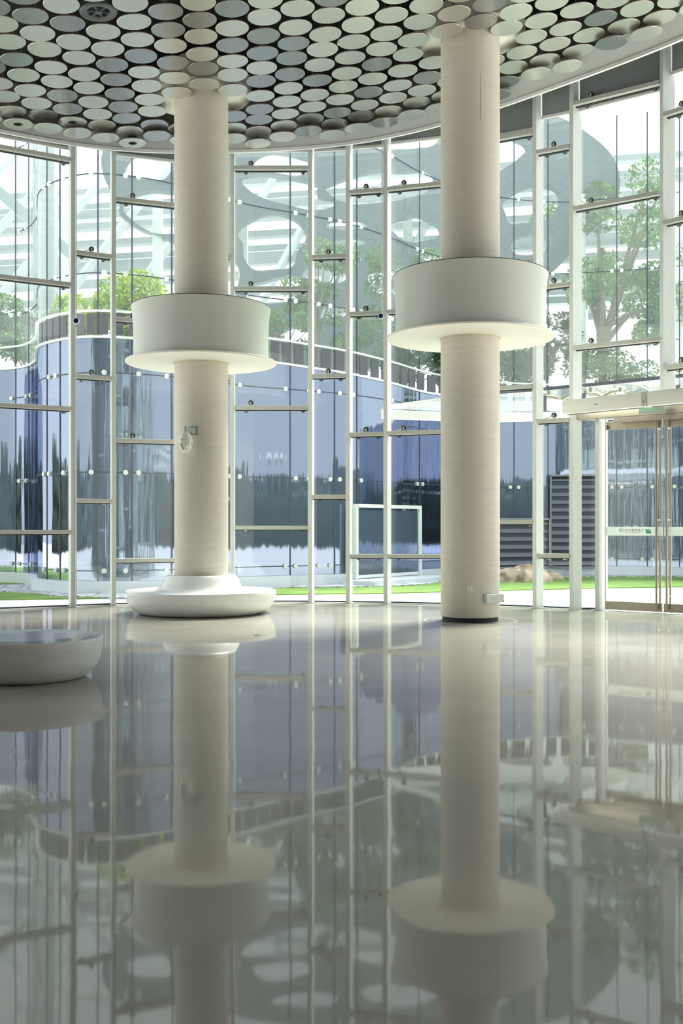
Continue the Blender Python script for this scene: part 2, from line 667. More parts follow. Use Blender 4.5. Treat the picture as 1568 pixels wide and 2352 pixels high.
gr = MB().box((0, 40, -0.26), (160, 160, 0.2))
tag(gr.build('ground', M_paving), kind='structure')


def catmull(pts, n=8):
    out = []
    P = [Vector(p) for p in pts]
    P = [P[0] * 2 - P[1]] + P + [P[-1] * 2 - P[-2]]
    for i in range(1, len(P) - 2):
        for k in range(n):
            t = k / n
            out.append(0.5 * ((2 * P[i]) + (-P[i - 1] + P[i + 1]) * t + (2 * P[i - 1] - 5 * P[i] + 4 * P[i + 1] - P[i + 2]) * t * t + (-P[i - 1] + 3 * P[i] - 3 * P[i + 1] + P[i + 2]) * t ** 3))
    out.append(P[-2])
    return out


W = catmull([(-15, 32.2), (-12, 31.4), (-9.6, 30.7), (-8.6, 29.4), (-8.15, 28.0), (-7.75, 26.9), (-6.95, 26.0), (-5.94, 25.6), (-4.45, 26.2), (-2.56, 28.0), (-1.3, 28.8),
             (0.17, 29.8), (1.5, 31.3), (2.7, 33.0), (4.6, 34.8), (7.0, 35.7), (8.9, 35.4), (11.3, 34.6), (14, 33.0), (17, 30.5)], 8)


def normal2(line, i):
    t = line[min(i + 1, len(line) - 1)] - line[max(i - 1, 0)]
    n = Vector((t.y, -t.x))
    return n.normalized()      # towards the camera side


def offset(line, d):
    return [p + normal2(line, i) * d for i, p in enumerate(line)]


def strip(a, b, z0, z1):
    """solid between two plan lines"""
    m = MB()
    n = len(a)
    vs = []
    for z in (z0, z1):
        for p in a:
            vs.append((p.x, p.y, z))
        for p in b:
            vs.append((p.x, p.y, z))
    fs = []
    for i in range(n - 1):
        fs.append((2 * n + i, 2 * n + i + 1, 3 * n + i + 1, 3 * n + i))
        fs.append((i + 1, i, n + i, n + i + 1))
        fs.append((i, i + 1, 2 * n + i + 1, 2 * n + i))
        fs.append((n + i + 1, n + i, 3 * n + i, 3 * n + i + 1))
    fs.append((0, 2 * n, 3 * n, n))
    fs.append((n - 1, 2 * n - 1, 4 * n - 1, 3 * n - 1))
    m.add(vs, fs)
    return m


# lawn and gravel
near = [(-22, 23.0), (-9, 23.4), (-6, 23.9), (-3.5, 24.8), (-1, 25.5), (1, 25.8), (3, 26.6), (5, 27.3), (7, 28.1), (10, 28.8), (16, 28.6)]
lawn = near + [(16, 33), (9, 37), (3, 36), (-6, 33), (-22, 34)]
gm = MB().prism(lawn, -0.165, -0.13)
tag(gm.build('lawn', M_grass), 'bright green mown lawn strip between the white paving and the blue glass building', 'grass', kind='stuff')
g_in = [p for p in W[24:-6]]
g_out = [p + normal2(W, i + 24) * (1.25 + 0.55 * math.sin(i * 0.21)) for i, p in enumerate(W[24:-6])]
gv = strip(g_out, g_in, -0.15, -0.105)
tag(gv.build('gravel', M_gravel), 'band of grey and white gravel along the foot of the blue glass building', 'gravel', kind='stuff')

# ceiling void
cz = MB()
cp = floor_poly
zc = lambda x: ceil_z(x) + 0.75
n = len(cp)
cz.add([(x, y, zc(x)) for x, y in cp] + [(x, y, zc(x) + 0.3) for x, y in cp],
       [tuple(range(n - 1, -1, -1)), tuple(range(n, 2 * n))] + [(i, (i + 1) % n, n + (i + 1) % n, n + i) for i in range(n)])
tag(cz.build('ceiling', M_void), kind='structure')


# curved soffit band under the ceiling edge: from image-measured edge lines
def plane_pt(px, py, off):
    # point on the plane z = 9.10 + off + .055 x seen at px, py
    a = (px - CX) / F
    b = (CY - py) / F
    y = (CEIL0 + off - H) / (b - TILT * a)
    return Vector((a * y, y))


def interp(tbl, x):
    for (x0, y0), (x1, y1) in zip(tbl, tbl[1:]):
        if x <= x1:
            return y0 + (y1 - y0) * (x - x0) / (x1 - x0)
    (x0, y0), (x1, y1) = tbl[-2:]
    return y0 + (y1 - y0) * (x - x0) / (x1 - x0)


OUT = [(-150, 276), (0, 304), (100, 325), (200, 340), (300, 349), (400, 353), (540, 352), (650, 347), (744, 340), (802, 334), (900, 317), (1010, 291), (1148, 249), (1309, 191), (1458, 136), (1568, 92), (1720, 22)]
INN = [(-150, 262), (0, 283), (100, 298), (200, 309), (300, 316), (400, 320), (540, 320), (650, 315), (744, 307), (802, 300), (900, 281), (1010, 254), (1148, 204), (1309, 138), (1458, 80), (1568, 36), (1720, -36)]
xs = list(range(-150, 1721, 30))
OO = [plane_pt(x, interp(OUT, x), -0.16) for x in xs]
II = [plane_pt(x, interp(INN, x), -0.05) for x in xs]


def smooth_line(L, k=6):
    for _ in range(k):
        L = [L[0]] + [(L[i - 1] + L[i] * 2 + L[i + 1]) / 4 for i in range(1, len(L) - 1)] + [L[-1]]
    return L


OO = smooth_line(OO)
II = smooth_line(II)
n = len(OO)
so = MB()
vs = []
for p, q in zip(II, OO):
    vs += [(p.x, p.y, ceil_z(p.x) + 0.7), (p.x, p.y, ceil_z(p.x) + 0.03), (q.x, q.y, ceil_z(q.x) - 0.10), (q.x, q.y, ceil_z(q.x) + 0.7)]
fs = []
for i in range(n - 1):
    for k in range(3):
        fs.append((i * 4 + k, i * 4 + k + 1, i * 4 + 5 + k, i * 4 + 4 + k))
so.add(vs, fs)
tag(so.build('trim_2', M_rim, smooth=True, angle=30), kind='structure')
lp = MB()
vs = []
for i, q in enumerate(OO):
    d = normal2(OO, i) * 0.02
    for dx, z in ((1, -0.10), (1, -0.16), (-1.5, -0.16), (-1.5, -0.10)):
        vs.append((q.x + d.x * dx, q.y + d.y * dx, ceil_z(q.x) + z))
fs = []
for i in range(n - 1):
    for k in range(4):
        fs.append((i * 4 + k, i * 4 + 4 + k, i * 4 + 4 + (k + 1) % 4, i * 4 + (k + 1) % 4))
lp.add(vs, fs)
tag(lp.build('trim_3', M_white), kind='structure')


# unseen rear and side walls, added to darken the floor near the camera
M_wall = pbr('grey_shade_wall', (0.42, 0.41, 0.38), 0.8)
tag(MB().box((0, -7.1, 4.9), (28.2, 0.2, 9.8)).build('shade_wall_back', M_wall), kind='structure')
tag(MB().box((-14.1, -0.6, 4.6), (0.2, 13.2, 9.2)).build('shade_wall_left', M_wall), kind='structure')
tag(MB().box((14.1, -2.0, 4.9), (0.2, 10.4, 9.8)).build('shade_wall_right', M_wall), kind='structure')

# ------------------------------------------------------------------ ceiling discs
PITCH, OX, OY, ROT = 0.5425, -1.12, 19.93, 0.100
BOUND = [(-200, 262), (-50, 277), (64, 293), (129, 305), (309, 322), (605, 324), (661, 313), (832, 295), (894, 282), (998, 254), (1172, 201), (1254, 153), (1328, 138), (1433, 86), (1524, 60), (1700, -10)]
RD = 0.248


def disc_mesh(name, hole, mat):
    m = MB()
    if hole:
        m.lathe([(0.075, 0.03), (0.075, 0.0), (RD - 0.003, 0.0), (RD, 0.003), (RD, 0.016), (RD - 0.004, 0.016), (0.075, 0.03)], 48)
    else:
        m.lathe([(0, 0.0), (0.1, 0.0), (RD - 0.003, 0.0), (RD, 0.003)], 48)
        m.mi = 1
        m.lathe([(RD, 0.003), (RD, 0.016), (0.02, 0.018), (0.012, 0.03), (0.012, 0.5)], 48)
    o = m.build(name, [mat, M_discedge], smooth=True)
    return o


dA = disc_mesh('ceiling_disc', False, M_disc)
dB = disc_mesh('ceiling_disc', False, M_disc_d)
tag(dA, 'pale round satin metal disc hung flat in the honeycomb ceiling', 'ceiling disc', 'pale round discs of the honeycomb ceiling')
tag(dB, 'darker grey round metal disc hung flat in the honeycomb ceiling', 'ceiling disc', 'darker round discs of the honeycomb ceiling')
cellsd = []
for i in range(-16, 17):
    for jj in range(-6, 26):
        j = jj * 1.0 + (0.5 if i % 2 else 0.0)
        a = i * math.sqrt(3) / 2 * PITCH
        b = -j * PITCH
        x = OX + math.cos(ROT) * a - math.sin(ROT) * b
        y = OY + math.sin(ROT) * a + math.cos(ROT) * b
        if y < 12:
            continue
        z = ceil_z(x)
        px = CX + F * x / y
        py = CY - F * (z - H) / y
        if px < -60 or px > 1630 or py < -70 or py > interp(BOUND, px) + 4:
            continue
        cellsd.append((px, py, x, y, z, i, j))
cellsd.sort(key=lambda c: c[3])
HOLE_CELL = {}
for k_, (hx_, hy_) in enumerate(((48, 261), (170, 263), (309, 318))):
    HOLE_CELL[min(cellsd, key=lambda c: math.hypot(c[0] - hx_, c[1] - hy_))] = k_
used = {'a': False, 'b': False}
vent_at = (215.6, 6)
holes_done = []
for px, py, x, y, z, i, j in cellsd:
    if (Vector((x, y)) - C1.xy).length < 0.66 or (Vector((x, y)) - C2.xy).length < 0.66:
        continue
    hz = random.choice((0, 0, 0, -0.012, 0.02))
    tilt = (random.gauss(0, R(0.7)), math.atan(-TILT) + random.gauss(0, R(0.7)), 0)
    edge = py > interp(INN, px) - 16
    hk = [HOLE_CELL[(px, py, x, y, z, i, j)]] if (px, py, x, y, z, i, j) in HOLE_CELL else []
    if hk:
        k = hk[0]
        holes_done.append(k)
        lab = ['ceiling disc with a dark round hole, leftmost of the three pierced discs', 'ceiling disc with a dark round hole, middle one of the three pierced discs',
               'ceiling disc with a dark round hole, lowest and nearest the left column'][k]
        if edge:
            x, y, z = x * 0.989, y * 0.989, H + (z - H) * 0.989
        t = thing('downlight_disc', lab, 'ceiling disc', (x, y, z - 0.05), group=None)
        t.rotation_euler = (0, math.atan(-TILT), 0)
        m = MB().lathe([(0.078, 0.02), (0.078, 0.0), (RD - 0.003, 0.0), (RD, 0.003), (RD, 0.016), (0.078, 0.02)], 48)
        m.build('plate', M_disc, t, smooth=True)
        m = MB().lathe([(0.0, 0.10), (0.05, 0.10), (0.070, 0.02), (0.078, 0.004), (0.0785, 0.12), (0.0, 0.13)], 32)
        m.build('lamp_recess', M_black, t, smooth=True)
        continue
    if math.hypot(px - vent_at[0], py - vent_at[1]) < 24 and 'v' not in used:
        used['v'] = True
        t = thing('ceiling_vent', 'dark round swirl air vent set among the pale discs at the top edge', 'vent', (x, y, z - 0.03))
        t.rotation_euler = (0, math.atan(-TILT), 0)
        MB().lathe([(0.15, 0.07), (0.16, 0.02), (0.20, 0.004), (0.25, 0.0), (0.266, 0.02), (0.266, 0.09), (0.15, 0.10)], 48).build('outer_ring', M_vent, t, smooth=True)
        MB().lathe([(0, 0.0), (0.045, 0.004), (0.05, 0.03), (0, 0.03)], 24).build('hub', M_vent, t, smooth=True)
        for k in range(6):
            a = k * math.pi / 3 + 0.35
            m = MB()
            m.box((0.10 * math.cos(a), 0.10 * math.sin(a), 0.03), (0.13, 0.016, 0.03), rz=a)
            m.build('spoke', M_vent, t)
        MB().lathe([(0, 0.085), (0.155, 0.085), (0.155, 0.1), (0, 0.1)], 32).build('duct', M_black, t)
        continue
    dull = random.random() < 0.25
    if edge:      # outermost discs hang a little lower, in front of the soffit
        x, y, z = x * 0.989, y * 0.989, H + (z - H) * 0.989
    key, src = ('b', dB) if dull else ('a', dA)
    if not used[key]:
        used[key] = True
        o = src
    else:
        o = src.copy()
        col.objects.link(o)
    o.location = (x, y, z - 0.035 + hz)
    o.rotation_euler = tilt

# small spotlights in the gaps between discs
for k, (px, py, lab) in enumerate([(349, 131, 'tiny white spotlight poking out between ceiling discs left of the left column'),
                                   (781, 101, 'tiny white spotlight poking out between ceiling discs midway between the columns')]):
    p = plane_pt(px, py, -0.02)
    t = thing('ceiling_spotlight', lab, 'spotlight', (p.x, p.y, ceil_z(p.x) - 0.03))
    MB().lathe([(0, 0), (0.045, 0.0), (0.05, 0.03), (0.035, 0.08), (0, 0.09)], 20).build('lamp_head', M_white, t, smooth=True)
    MB().tube([(0, 0, 0.08), (0, 0, 0.6)], 0.01, 8).build('stem', M_vent, t)


# ------------------------------------------------------------------ columns
def make_column(c, rad, base_z, label, seams):
    t = thing('concrete_column', label, 'column', c)
    top = ceil_z(c.x) + 0.7
    m = MB()
    prof = [(rad - 0.004, base_z)]
    z = base_z
    prof.append((rad, base_z + 0.01))
    for s in seams:
        prof += [(rad, s - 0.004), (rad - 0.003, s - 0.002), (rad - 0.003, s + 0.002), (rad, s + 0.004)]
    prof.append((rad, top))
    m.lathe(prof, 96)
    m.build('shaft', M_column, t, smooth=True, angle=50)
    cz0 = ceil_z(0) + 0.16
    cp = MB().lathe([(rad + 0.002, 0.0), (0.86, 0.0), (0.88, 0.01), (0.88, 0.28), (rad, 0.5)], 64)
    o = cp.build('capital', M_soffit, t, smooth=True)
    o.location = (0, 0, ceil_z(c.x) + 0.09)
    o.rotation_euler = (0, math.atan(-TILT), 0)
    return t


col1 = make_column(C1, 0.467, 0.0, 'left pale concrete column rising out of the round white bench, dome camera on it', [2.86, 5.2, 7.6])
col2 = make_column(C2, 0.470, 0.075, 'right pale bare concrete column with dark recessed base and exit sign', [2.1, 4.3, 6.6])
MB().lathe([(0.0, 0.0), (0.445, 0.0), (0.445, 0.08), (0.0, 0.08)], 72).build('base_recess', M_black, col2, smooth=True)
o = MB().box((0, 0, 0), (0.004, 0.004, 0.72))
o = o.build('vertical_joint', M_jointdark, col2)
o.location = (0.105, -0.4580, 8.2)


# ------------------------------------------------------------------ drum lampshades round the columns
def make_drum(c, zdisc, h, rw_, rd, label):
    t = thing('drum_shade', label, 'lampshade', (c.x, c.y, zdisc))
    p = [(rw_ + 0.012, 0.03), (rw_ + 0.003, 0.06), (rw_, 0.15), (rw_, h * 0.55), (rw_ + 0.006, h * 0.72), (rw_ + 0.018, h * 0.86), (rw_ + 0.032, h * 0.95), (rw_ + 0.040, h),
         (rw_ + 0.03, h + 0.004), (rw_ + 0.02, h * 0.93), (rw_ - 0.02, h * 0.6), (rw_ - 0.02, 0.03)]
    MB().lathe(p, 128).build('drum', M_drum, t, smooth=True, angle=50)
    MB().lathe([(rw_ + 0.030, h + 0.002), (rw_ + 0.0415, h + 0.001), (rw_ + 0.0415, h + 0.010), (0.47, h + 0.012)], 128).build('rim_line', M_black, t)
    MB().lathe([(0.47, 0.0), (rd - 0.006, 0.0), (rd, 0.006), (rd, 0.026), (rd - 0.006, 0.032), (0.48, 0.032)], 128).build('bottom_disc', M_soffit, t, smooth=True)
    MB().lathe([(0.468, -0.006), (0.486, -0.006), (0.488, 0.002)], 96).build('sealant_ring', M_joint_y, t, smooth=True)
    return t


make_drum(C1, zz(836, 18.2), 0.955, 1.165, 1.305, 'white drum shade with flat round base encircling the left column')
make_drum(C2, zz(779, 16.74), 0.99, 1.195, 1.335, 'white drum shade with flat round base encircling the right column')

# ------------------------------------------------------------------ benches
b1 = thing('round_bench', 'large round glossy white bench wrapped around the left column', 'bench', C1)
MB().lathe([(0.92, 0.0), (1.03, 0.004), (1.10, 0.028), (1.165, 0.07), (1.225, 0.13), (1.262, 0.19), (1.285, 0.26), (1.296, 0.33), (1.303, 0.385), (1.300, 0.398), (1.285, 0.402), (1.10, 0.400), (0.90, 0.402),
            (0.80, 0.412), (0.74, 0.435), (0.70, 0.475), (0.665, 0.54), (0.64, 0.60), (0.62, 0.64), (0.60, 0.662), (0.575, 0.67), (0.50, 0.668), (0.468, 0.664)], 128).build('bench_body', M_bench, b1, smooth=True, angle=60)
for k, a in enumerate((-82, 30, 150)):
    m = MB()
    pr = [(1.1, 0.03), (1.166, 0.07), (1.226, 0.13), (1.263, 0.19), (1.286, 0.26), (1.297, 0.33), (1.304, 0.385)]
    m.tube([(r * math.cos(R(a)), r * math.sin(R(a)), z) for r, z in pr], 0.0016, 6)
    m.build('seam', pbr('seam_grey', (0.4, 0.42, 0.38), 0.5) if k == 0 else bpy.data.materials['seam_grey'], b1)
b2 = thing('round_bench', 'smaller round scuffed white bench cut by the left edge of the view', 'bench', (-3.14, 10.42, 0))
MB().lathe([(0.40, 0.0), (0.545, 0.002), (0.59, 0.022), (0.64, 0.06), (0.685, 0.115), (0.712, 0.17), (0.73, 0.24), (0.742, 0.32), (0.748, 0.385), (0.746, 0.402), (0.735, 0.408)], 128).build('bench_body', M_bench2, b2, smooth=True, angle=60)
MB().lathe([(0.735, 0.408), (0.728, 0.406), (0.4, 0.404), (0.0, 0.404)], 128).build('seat_top', pbr('grey_glossy_top', (0.42, 0.43, 0.41), 0.16), b2, smooth=True)

# ------------------------------------------------------------------ facade posts
lab_p = {1: 'tall steel post at far left with a blue round sensor on it', 2: 'tall steel post between the far left post and the left column', 4: 'tall steel post just right of the left column and its bench',
         5: 'tall steel post, first of the trio standing midway between the columns', 6: 'tall steel post, middle of the trio between the columns', 7: 'tall steel post nearest the right column on its left side, carrying a blue sensor',
         8: 'tall steel post hidden behind the right column', 9: 'tall broad steel post first to the right of the right column', 10: 'tall steel post left of the door at the end of the air curtain',
         11: 'steel post standing on top of the door header', 0: 'steel post beyond the left edge of the view', 3: 'tall steel post hidden behind the left column', 12: 'steel post beyond the right edge of the view'}
posts = {}
for i, (x, y) in enumerate(POST):
    if i in (0, 12):
        pass
    a = radial(x)
    z0 = 3.62 if i == 11 else (3.62 if i == 12 else 0.0)
    t = thing('facade_post', lab_p[i], 'post', (x, y, z0), -a, 'steel facade posts')
    w = 0.082
    TOPZ = ceil_z(x) + 0.70
    m = MB().bbox((0, DEP / 2, (TOPZ - z0) / 2), (w, DEP, TOPZ - z0), b=0.004)
    m.build('tube', M_post, t)
    if i not in (11, 12):
        MB().box((0, DEP / 2, 0.006), (w + 0.03, DEP + 0.03, 0.012)).build('foot_plate', M_trans, t)
    m = MB().box((0, DEP + 0.02, (TOPZ - z0) / 2), (0.03, 0.04, TOPZ - z0))
    m.build('glazing_fin', M_white, t)
    posts[i] = t

# transoms: (bay left post, post at which height is measured, [image y of bar centre])
BAYS = [(0, 1, 1, [367, 654, 939, 1222]), (1, 2, 2, [590, 870, 1151]), (2, 3, 2, [455, 732, 1011, 1288]), (3, 4, 4, [588, 868, 1146]), (4, 5, 5, [385, 662, 936, 1212]),
        (5, 6, 5, [590, 864, 1141]), (6, 7, 6, [441, 721, 998, 1277]), (7, 8, 7, [434, 716, 995, 1277]), (8, 9, 9, [302, 597, 886, 1199]), (9, 10, 9, [350, 661, 968, 1276]),
        (10, 11, 10, [239, 480, 799]), (11, 12, 11, [265, 513, 845])]
place = ['in the widest bay at far left', 'in the narrow bay right of the far left post', 'in the bay just left of the left column', 'behind the left column', 'in the wide bay right of the left column',
         'in the first narrow bay of the trio between columns', 'in the second narrow bay of the trio between columns', 'in the bay just left of the right column', 'in the bay just right of the right column',
         'in the narrow bay left of the door', 'in the wide bay above the door', 'at the far right edge above the door']
ordn = ['topmost', 'second from top', 'third from top', 'lowest']
for bi, (ia, ib, im, ys) in enumerate(BAYS):
    A = Vector((*POST[ia], 0))
    B = Vector((*POST[ib], 0))
    na, nb = outn(A.x), outn(B.x)
    nm = (na + nb).normalized()
    dirv = (B - A).normalized()
    L = (B - A).length
    ang = math.atan2(dirv.y, dirv.x)
    Mp = POST[im]
    zs = []
    for k, py in enumerate(ys):
        z = zz(py, Mp[1])
        zs.append(z)
        lab = '%s steel crossbar %s' % (('lowest' if k == len(ys) - 1 else ordn[k]), place[bi])
        t = thing('transom_bar', lab, 'crossbar', (A.x, A.y, z), ang, 'horizontal facade crossbars')
        l2 = L - 0.075
        MB().bbox((L / 2, 0.045, 0), (l2, 0.12, 0.075), b=0.003).build('bar', M_trans, t)
        MB().box((L / 2, 0.10, -0.047), (l2 - 0.02, 0.05, 0.018)).build('joint_shadow_strip', M_clampblk, t)  # black strip stands in for the glass joint's shadow under the bar
        for cx_ in ((0.25, L - 0.14) if L > 0.9 else (0.2, L - 0.16)):
            m = MB()
            m.tube([(cx_, 0.10, -0.045), (cx_, 0.165, -0.045)], 0.04, 16)
            m.mi = 1
            m.tube([(cx_, 0.094, -0.045), (cx_, 0.10, -0.045)], 0.028, 16)
            m.build('glass_clamp', [M_clampblk, M_chrome], t)
        if k < len(ys) - 1 or True:
            if z > 2.4:
                m = MB()
                m.tube([(0.36, 0.03, 0.10), (0.36, 0.075, 0.10)], 0.048, 18)
                m.mi = 1
                m.box((0.36, 0.02, 0.075), (0.02, 0.02, 0.09))
                m.tube([(0.36, 0.03, 0.10), (0.24, 0.05, 0.055), (0.18, 0.05, 0.04)], 0.009, 6)
                m.build('camera_bracket', [M_clampblk, M_trans], t)
    # glass panes between bars
    glass_z = ceil_z(min(A.x, B.x)) + 0.68
    ga = A + na * (DEP + 0.05)
    gb = B + nb * (DEP + 0.05)
    zlow = 3.62 if bi >= 10 else 0.03
    lv = [zlow] + sorted(zs) + [glass_z]
    if bi >= 10:
        lv = [3.75] + [q for q in sorted(zs) if q > 3.8] + [glass_z]
    win = thing('window_%d' % (bi + 1), None, None, (0, 0, 0))
    tag(win, kind='structure')
    if True:
        gang = math.atan2((gb - ga).y, (gb - ga).x)
        for q0, q1 in zip(lv, lv[1:]):
            m = MB().box(((ga + gb) / 2).to_tuple()[:2] + ((q0 + q1) / 2,), ((gb - ga).length - 0.012, 0.012, q1 - q0 - 0.012), rz=gang)
            m.build('glass_pane', M_glass, win)
        if bi < 10:
            m = MB().box(((ga + gb) / 2).to_tuple()[:2] + (0.016,), ((gb - ga).length, 0.07, 0.035), rz=gang)
            m.build('sill_channel', M_jointdark, win)
            m = MB().box(((A + B) / 2 + nm * 0.10).to_tuple()[:2] + (0.008,), (L - 0.08, 0.05, 0.018), rz=ang)
            m.build('floor_strip', M_white, win)

# ------------------------------------------------------------------ roller blinds behind the ceiling edge
BL = [(0, 1, 1, 346), (1, 2, 2, 350), (2, 3, 2, 356), (3, 4, 4, 352), (4, 5, 5, 349), (5, 6, 6, 345), (6, 7, 7, 337), (7, 8, 7, 333), (8, 9, 9, 299), (9, 10, 10, 260), (10, 11, 11, 210), (11, 12, 11, 180)]
bl_place = ['over the far left bay', 'over the narrow bay beside the far left post', 'over the bay left of the left column', 'behind the left column', 'over the wide bay right of the left column',
            'over the first narrow bay between the columns', 'over the second narrow bay between the columns', 'over the bay left of the right column', 'over the bay right of the right column',
            'over the narrow bay left of the door', 'over the wide bay above the door', 'at the far right edge']
for k, (ia, ib, im, py) in enumerate(BL):
    A = Vector((*POST[ia], 0)) + outn(POST[ia][0]) * 0.17
    B = Vector((*POST[ib], 0)) + outn(POST[ib][0]) * 0.17
    d = B - A
    ang = math.atan2(d.y, d.x)
    zb = zz(py, POST[im][1] + 0.15)
    top = ceil_z(min(A.x, B.x)) + 0.66
    L = d.length - 0.12
    t = thing('roller_blind', 'partly lowered grey roller blind ' + bl_place[k], 'roller blind', (((A + B) / 2).x, ((A + B) / 2).y, zb), ang, 'grey roller blinds under the ceiling edge')
    MB().box((0, 0, (top - zb) / 2 + 0.03), (L, 0.006, top - zb - 0.06)).build('cloth', M_blind, t)
    MB().bbox((0, 0, 0.03), (L + 0.01, 0.045, 0.06), b=0.006).build('bottom_bar', M_white, t)

# ------------------------------------------------------------------ door bay
DA = Vector((4.72, 18.75, 0))
DB = Vector((5.56, 18.1, 0))
dd = (DB - DA).normalized()
dn = Vector((-dd.y, dd.x, 0))      # outward
dang = math.atan2(dd.y, dd.x)
LW = (DB - DA).length
# jamb post
jp = at(1372, 1402, 18.75)
t = thing('door_jamb_post', 'short broad steel jamb post at the left side of the glass door', 'post', (4.60, 18.79, 0), -radial(4.2))
MB().bbox((-0.005, DEP / 2, 1.76), (0.085, DEP + 0.02, 3.52), b=0.004).build('tube', M_post, t)
MB().box((0, DEP / 2, 0.006), (0.11, DEP + 0.04, 0.012)).build('foot_plate', M_trans, t)
# header beam from post 10 across the doors
hA = Vector((4.12, 18.93, 0))
hB = hA + dd * 3.6
hd = thing('door_header', 'horizontal steel header beam over the glass doors under the air curtains', 'beam', (hA.x, hA.y, 3.45), dang)
MB().bbox((1.85, 0.10, 0.08), (3.62, 0.2, 0.20), b=0.004).build('beam', M_brushed, hd)
MB().bbox((2.15, 0.06, -0.065), (2.6, 0.12, 0.085), b=0.004).build('track_cover', M_brushed, hd)
# pane between post 10 and jamb
win = thing('window_13', None, None)
tag(win, kind='structure')
a0 = Vector((*POST[10], 0)) + outn(4.15) * 0.28
b0 = Vector((4.60, 18.79, 0)) + outn(4.4) * 0.28
MB().box((((a0 + b0) / 2).x, ((a0 + b0) / 2).y, 1.74), ((b0 - a0).length, 0.012, 3.40), rz=math.atan2((b0 - a0).y, (b0 - a0).x)).build('glass_pane', M_glass, win)
MB().box((((a0 + b0) / 2).x, ((a0 + b0) / 2).y, 0.016), ((b0 - a0).length, 0.07, 0.035), rz=math.atan2((b0 - a0).y, (b0 - a0).x)).build('sill_channel', M_jointdark, win)

CJK = '\u4e0a\u6d77\u4e16\u535a\u6587\u5316\u516c\u56ed'


def text_mesh(s, size, mat, parent, name, loc, rot, mirror=False, depth=0.0006, align='CENTER'):
    cu = bpy.data.curves.new(name, 'FONT')
    cu.body = s
    cu.size = size
    cu.align_x = align
    cu.align_y = 'CENTER'
    cu.extrude = depth
    tmp = bpy.data.objects.new(name, cu)
    me = bpy.data.meshes.new_from_object(tmp)
    if mirror:
        for v in me.vertices:
            v.co.x = -v.co.x
        me.flip_normals()
    me.materials.clear()
    me.materials.append(mat)
    o = bpy.data.objects.new(name, me)
    bpy.data.objects.remove(tmp)
    col.objects.link(o)
    o.parent = parent
    o.location = loc
    o.rotation_euler = rot
    return o


def make_door(origin, label, side):
    """leaf in local x 0..LW, y outward; side=1 pull handle at right end"""
    t = thing('door_%d' % (1 if side > 0 else 2), None, None, origin, dang)
    tag(t, kind='structure')
    W_ = LW - 0.012
    MB().bbox((LW / 2, 0, 0.095), (W_, 0.05, 0.15), b=0.004).build('bottom_rail', M_brushed, t)
    MB().bbox((LW / 2, 0, 3.30), (W_, 0.05, 0.14), b=0.004).build('top_rail', M_brushed, t)
    MB().box((LW / 2, 0, 1.70), (W_, 0.012, 3.06)).build('glass_leaf', M_glass, t)
    e = W_ - 0.02 if side > 0 else 0.02
    MB().box((0.012 if side > 0 else LW - 0.012, 0, 1.70), (0.02, 0.03, 3.06)).build('edge_stile', M_white, t)
    hx = LW - 0.085 if side > 0 else 0.085
    for yy in (-0.085, 0.085):
        m = MB()
        m.tube([(hx, yy, 0.07), (hx, yy, 3.34)], 0.021, 14)
        h = m.build('door_handle', M_brushed, t, smooth=True)
        for z in (0.30, 1.62, 3.20):
            MB().tube([(hx, 0.006 * (1 if yy > 0 else -1), z), (hx, yy, z)], 0.012, 10).build('standoff', M_chrome, h)
    # white film band with lettering, seen mirrored from inside
    b = MB().box((LW / 2, 0.0085, 1.42), (W_, 0.002, 0.155)).build('film_band', M_band, t)
    c = 0.55 if side > 0 else 0.72
    text_mesh(CJK, 0.058, M_ink, b, 'lettering', (c - 0.06, -0.0005 + 0.0065, 1.435), (R(90), 0, 0), mirror=True)
    text_mesh('\u2014 SHANGHAI EXPO CULTURE PARK \u2014', 0.0165, M_ink, b, 'lettering', (c - 0.06, 0.006, 1.393), (R(90), 0, 0), mirror=True)
    # leaf-shaped emblem
    lx, lz = c + 0.245, 1.422
    w2, h2, r = 0.052, 0.036, 0.04
    pts = []
    for k in range(9):          # round top right
        a = R(90 - k * 90 / 8)
        pts.append((lx + w2 - r + r * math.cos(a), lz + h2 - r + r * math.sin(a)))
    pts.append((lx + w2, lz - h2))
    for k in range(9):          # round bottom left
        a = R(270 - k * 90 / 8)
        pts.append((lx - w2 + r + r * math.cos(a), lz - h2 + r + r * math.sin(a)))
    pts.append((lx - w2, lz + h2))
    n = len(pts)
    MB().add([(p, 0.0062, q) for p, q in pts] + [(p, 0.0072, q) for p, q in pts], [tuple(range(n)), tuple(range(2 * n - 1, n - 1, -1))]).build('leaf_emblem', M_logo1, b)
    hill = [(lx - w2 + 0.012, lz - 0.018), (lx - 0.02, lz - 0.012), (lx + 0.0, lz - 0.004), (lx + 0.016, lz + 0.004), (lx + 0.03, lz - 0.002), (lx + w2, lz - 0.006), (lx + w2, lz - h2), (lx - w2 + 0.035, lz - h2)]
    n = len(hill)
    MB().add([(p, 0.0054, q) for p, q in hill], [tuple(range(n))]).build('emblem_hills', M_logo2, b)
    sky = [(lx + 0.0, lz + 0.001), (lx + 0.012, lz + 0.010), (lx + w2 - 0.002, lz + 0.008), (lx + w2 - 0.002, lz - 0.004), (lx + 0.03, lz - 0.0), (lx + 0.016, lz + 0.005)]
    MB().add([(p, 0.0050, q) for p, q in sky], [tuple(range(len(sky)))]).build('emblem_light', M_white, b)
    return t


make_door(DA + dn * 0.02, '', 1)
make_door(DA + dn * 0.02 + dd * (LW + 0.012), '', -1)

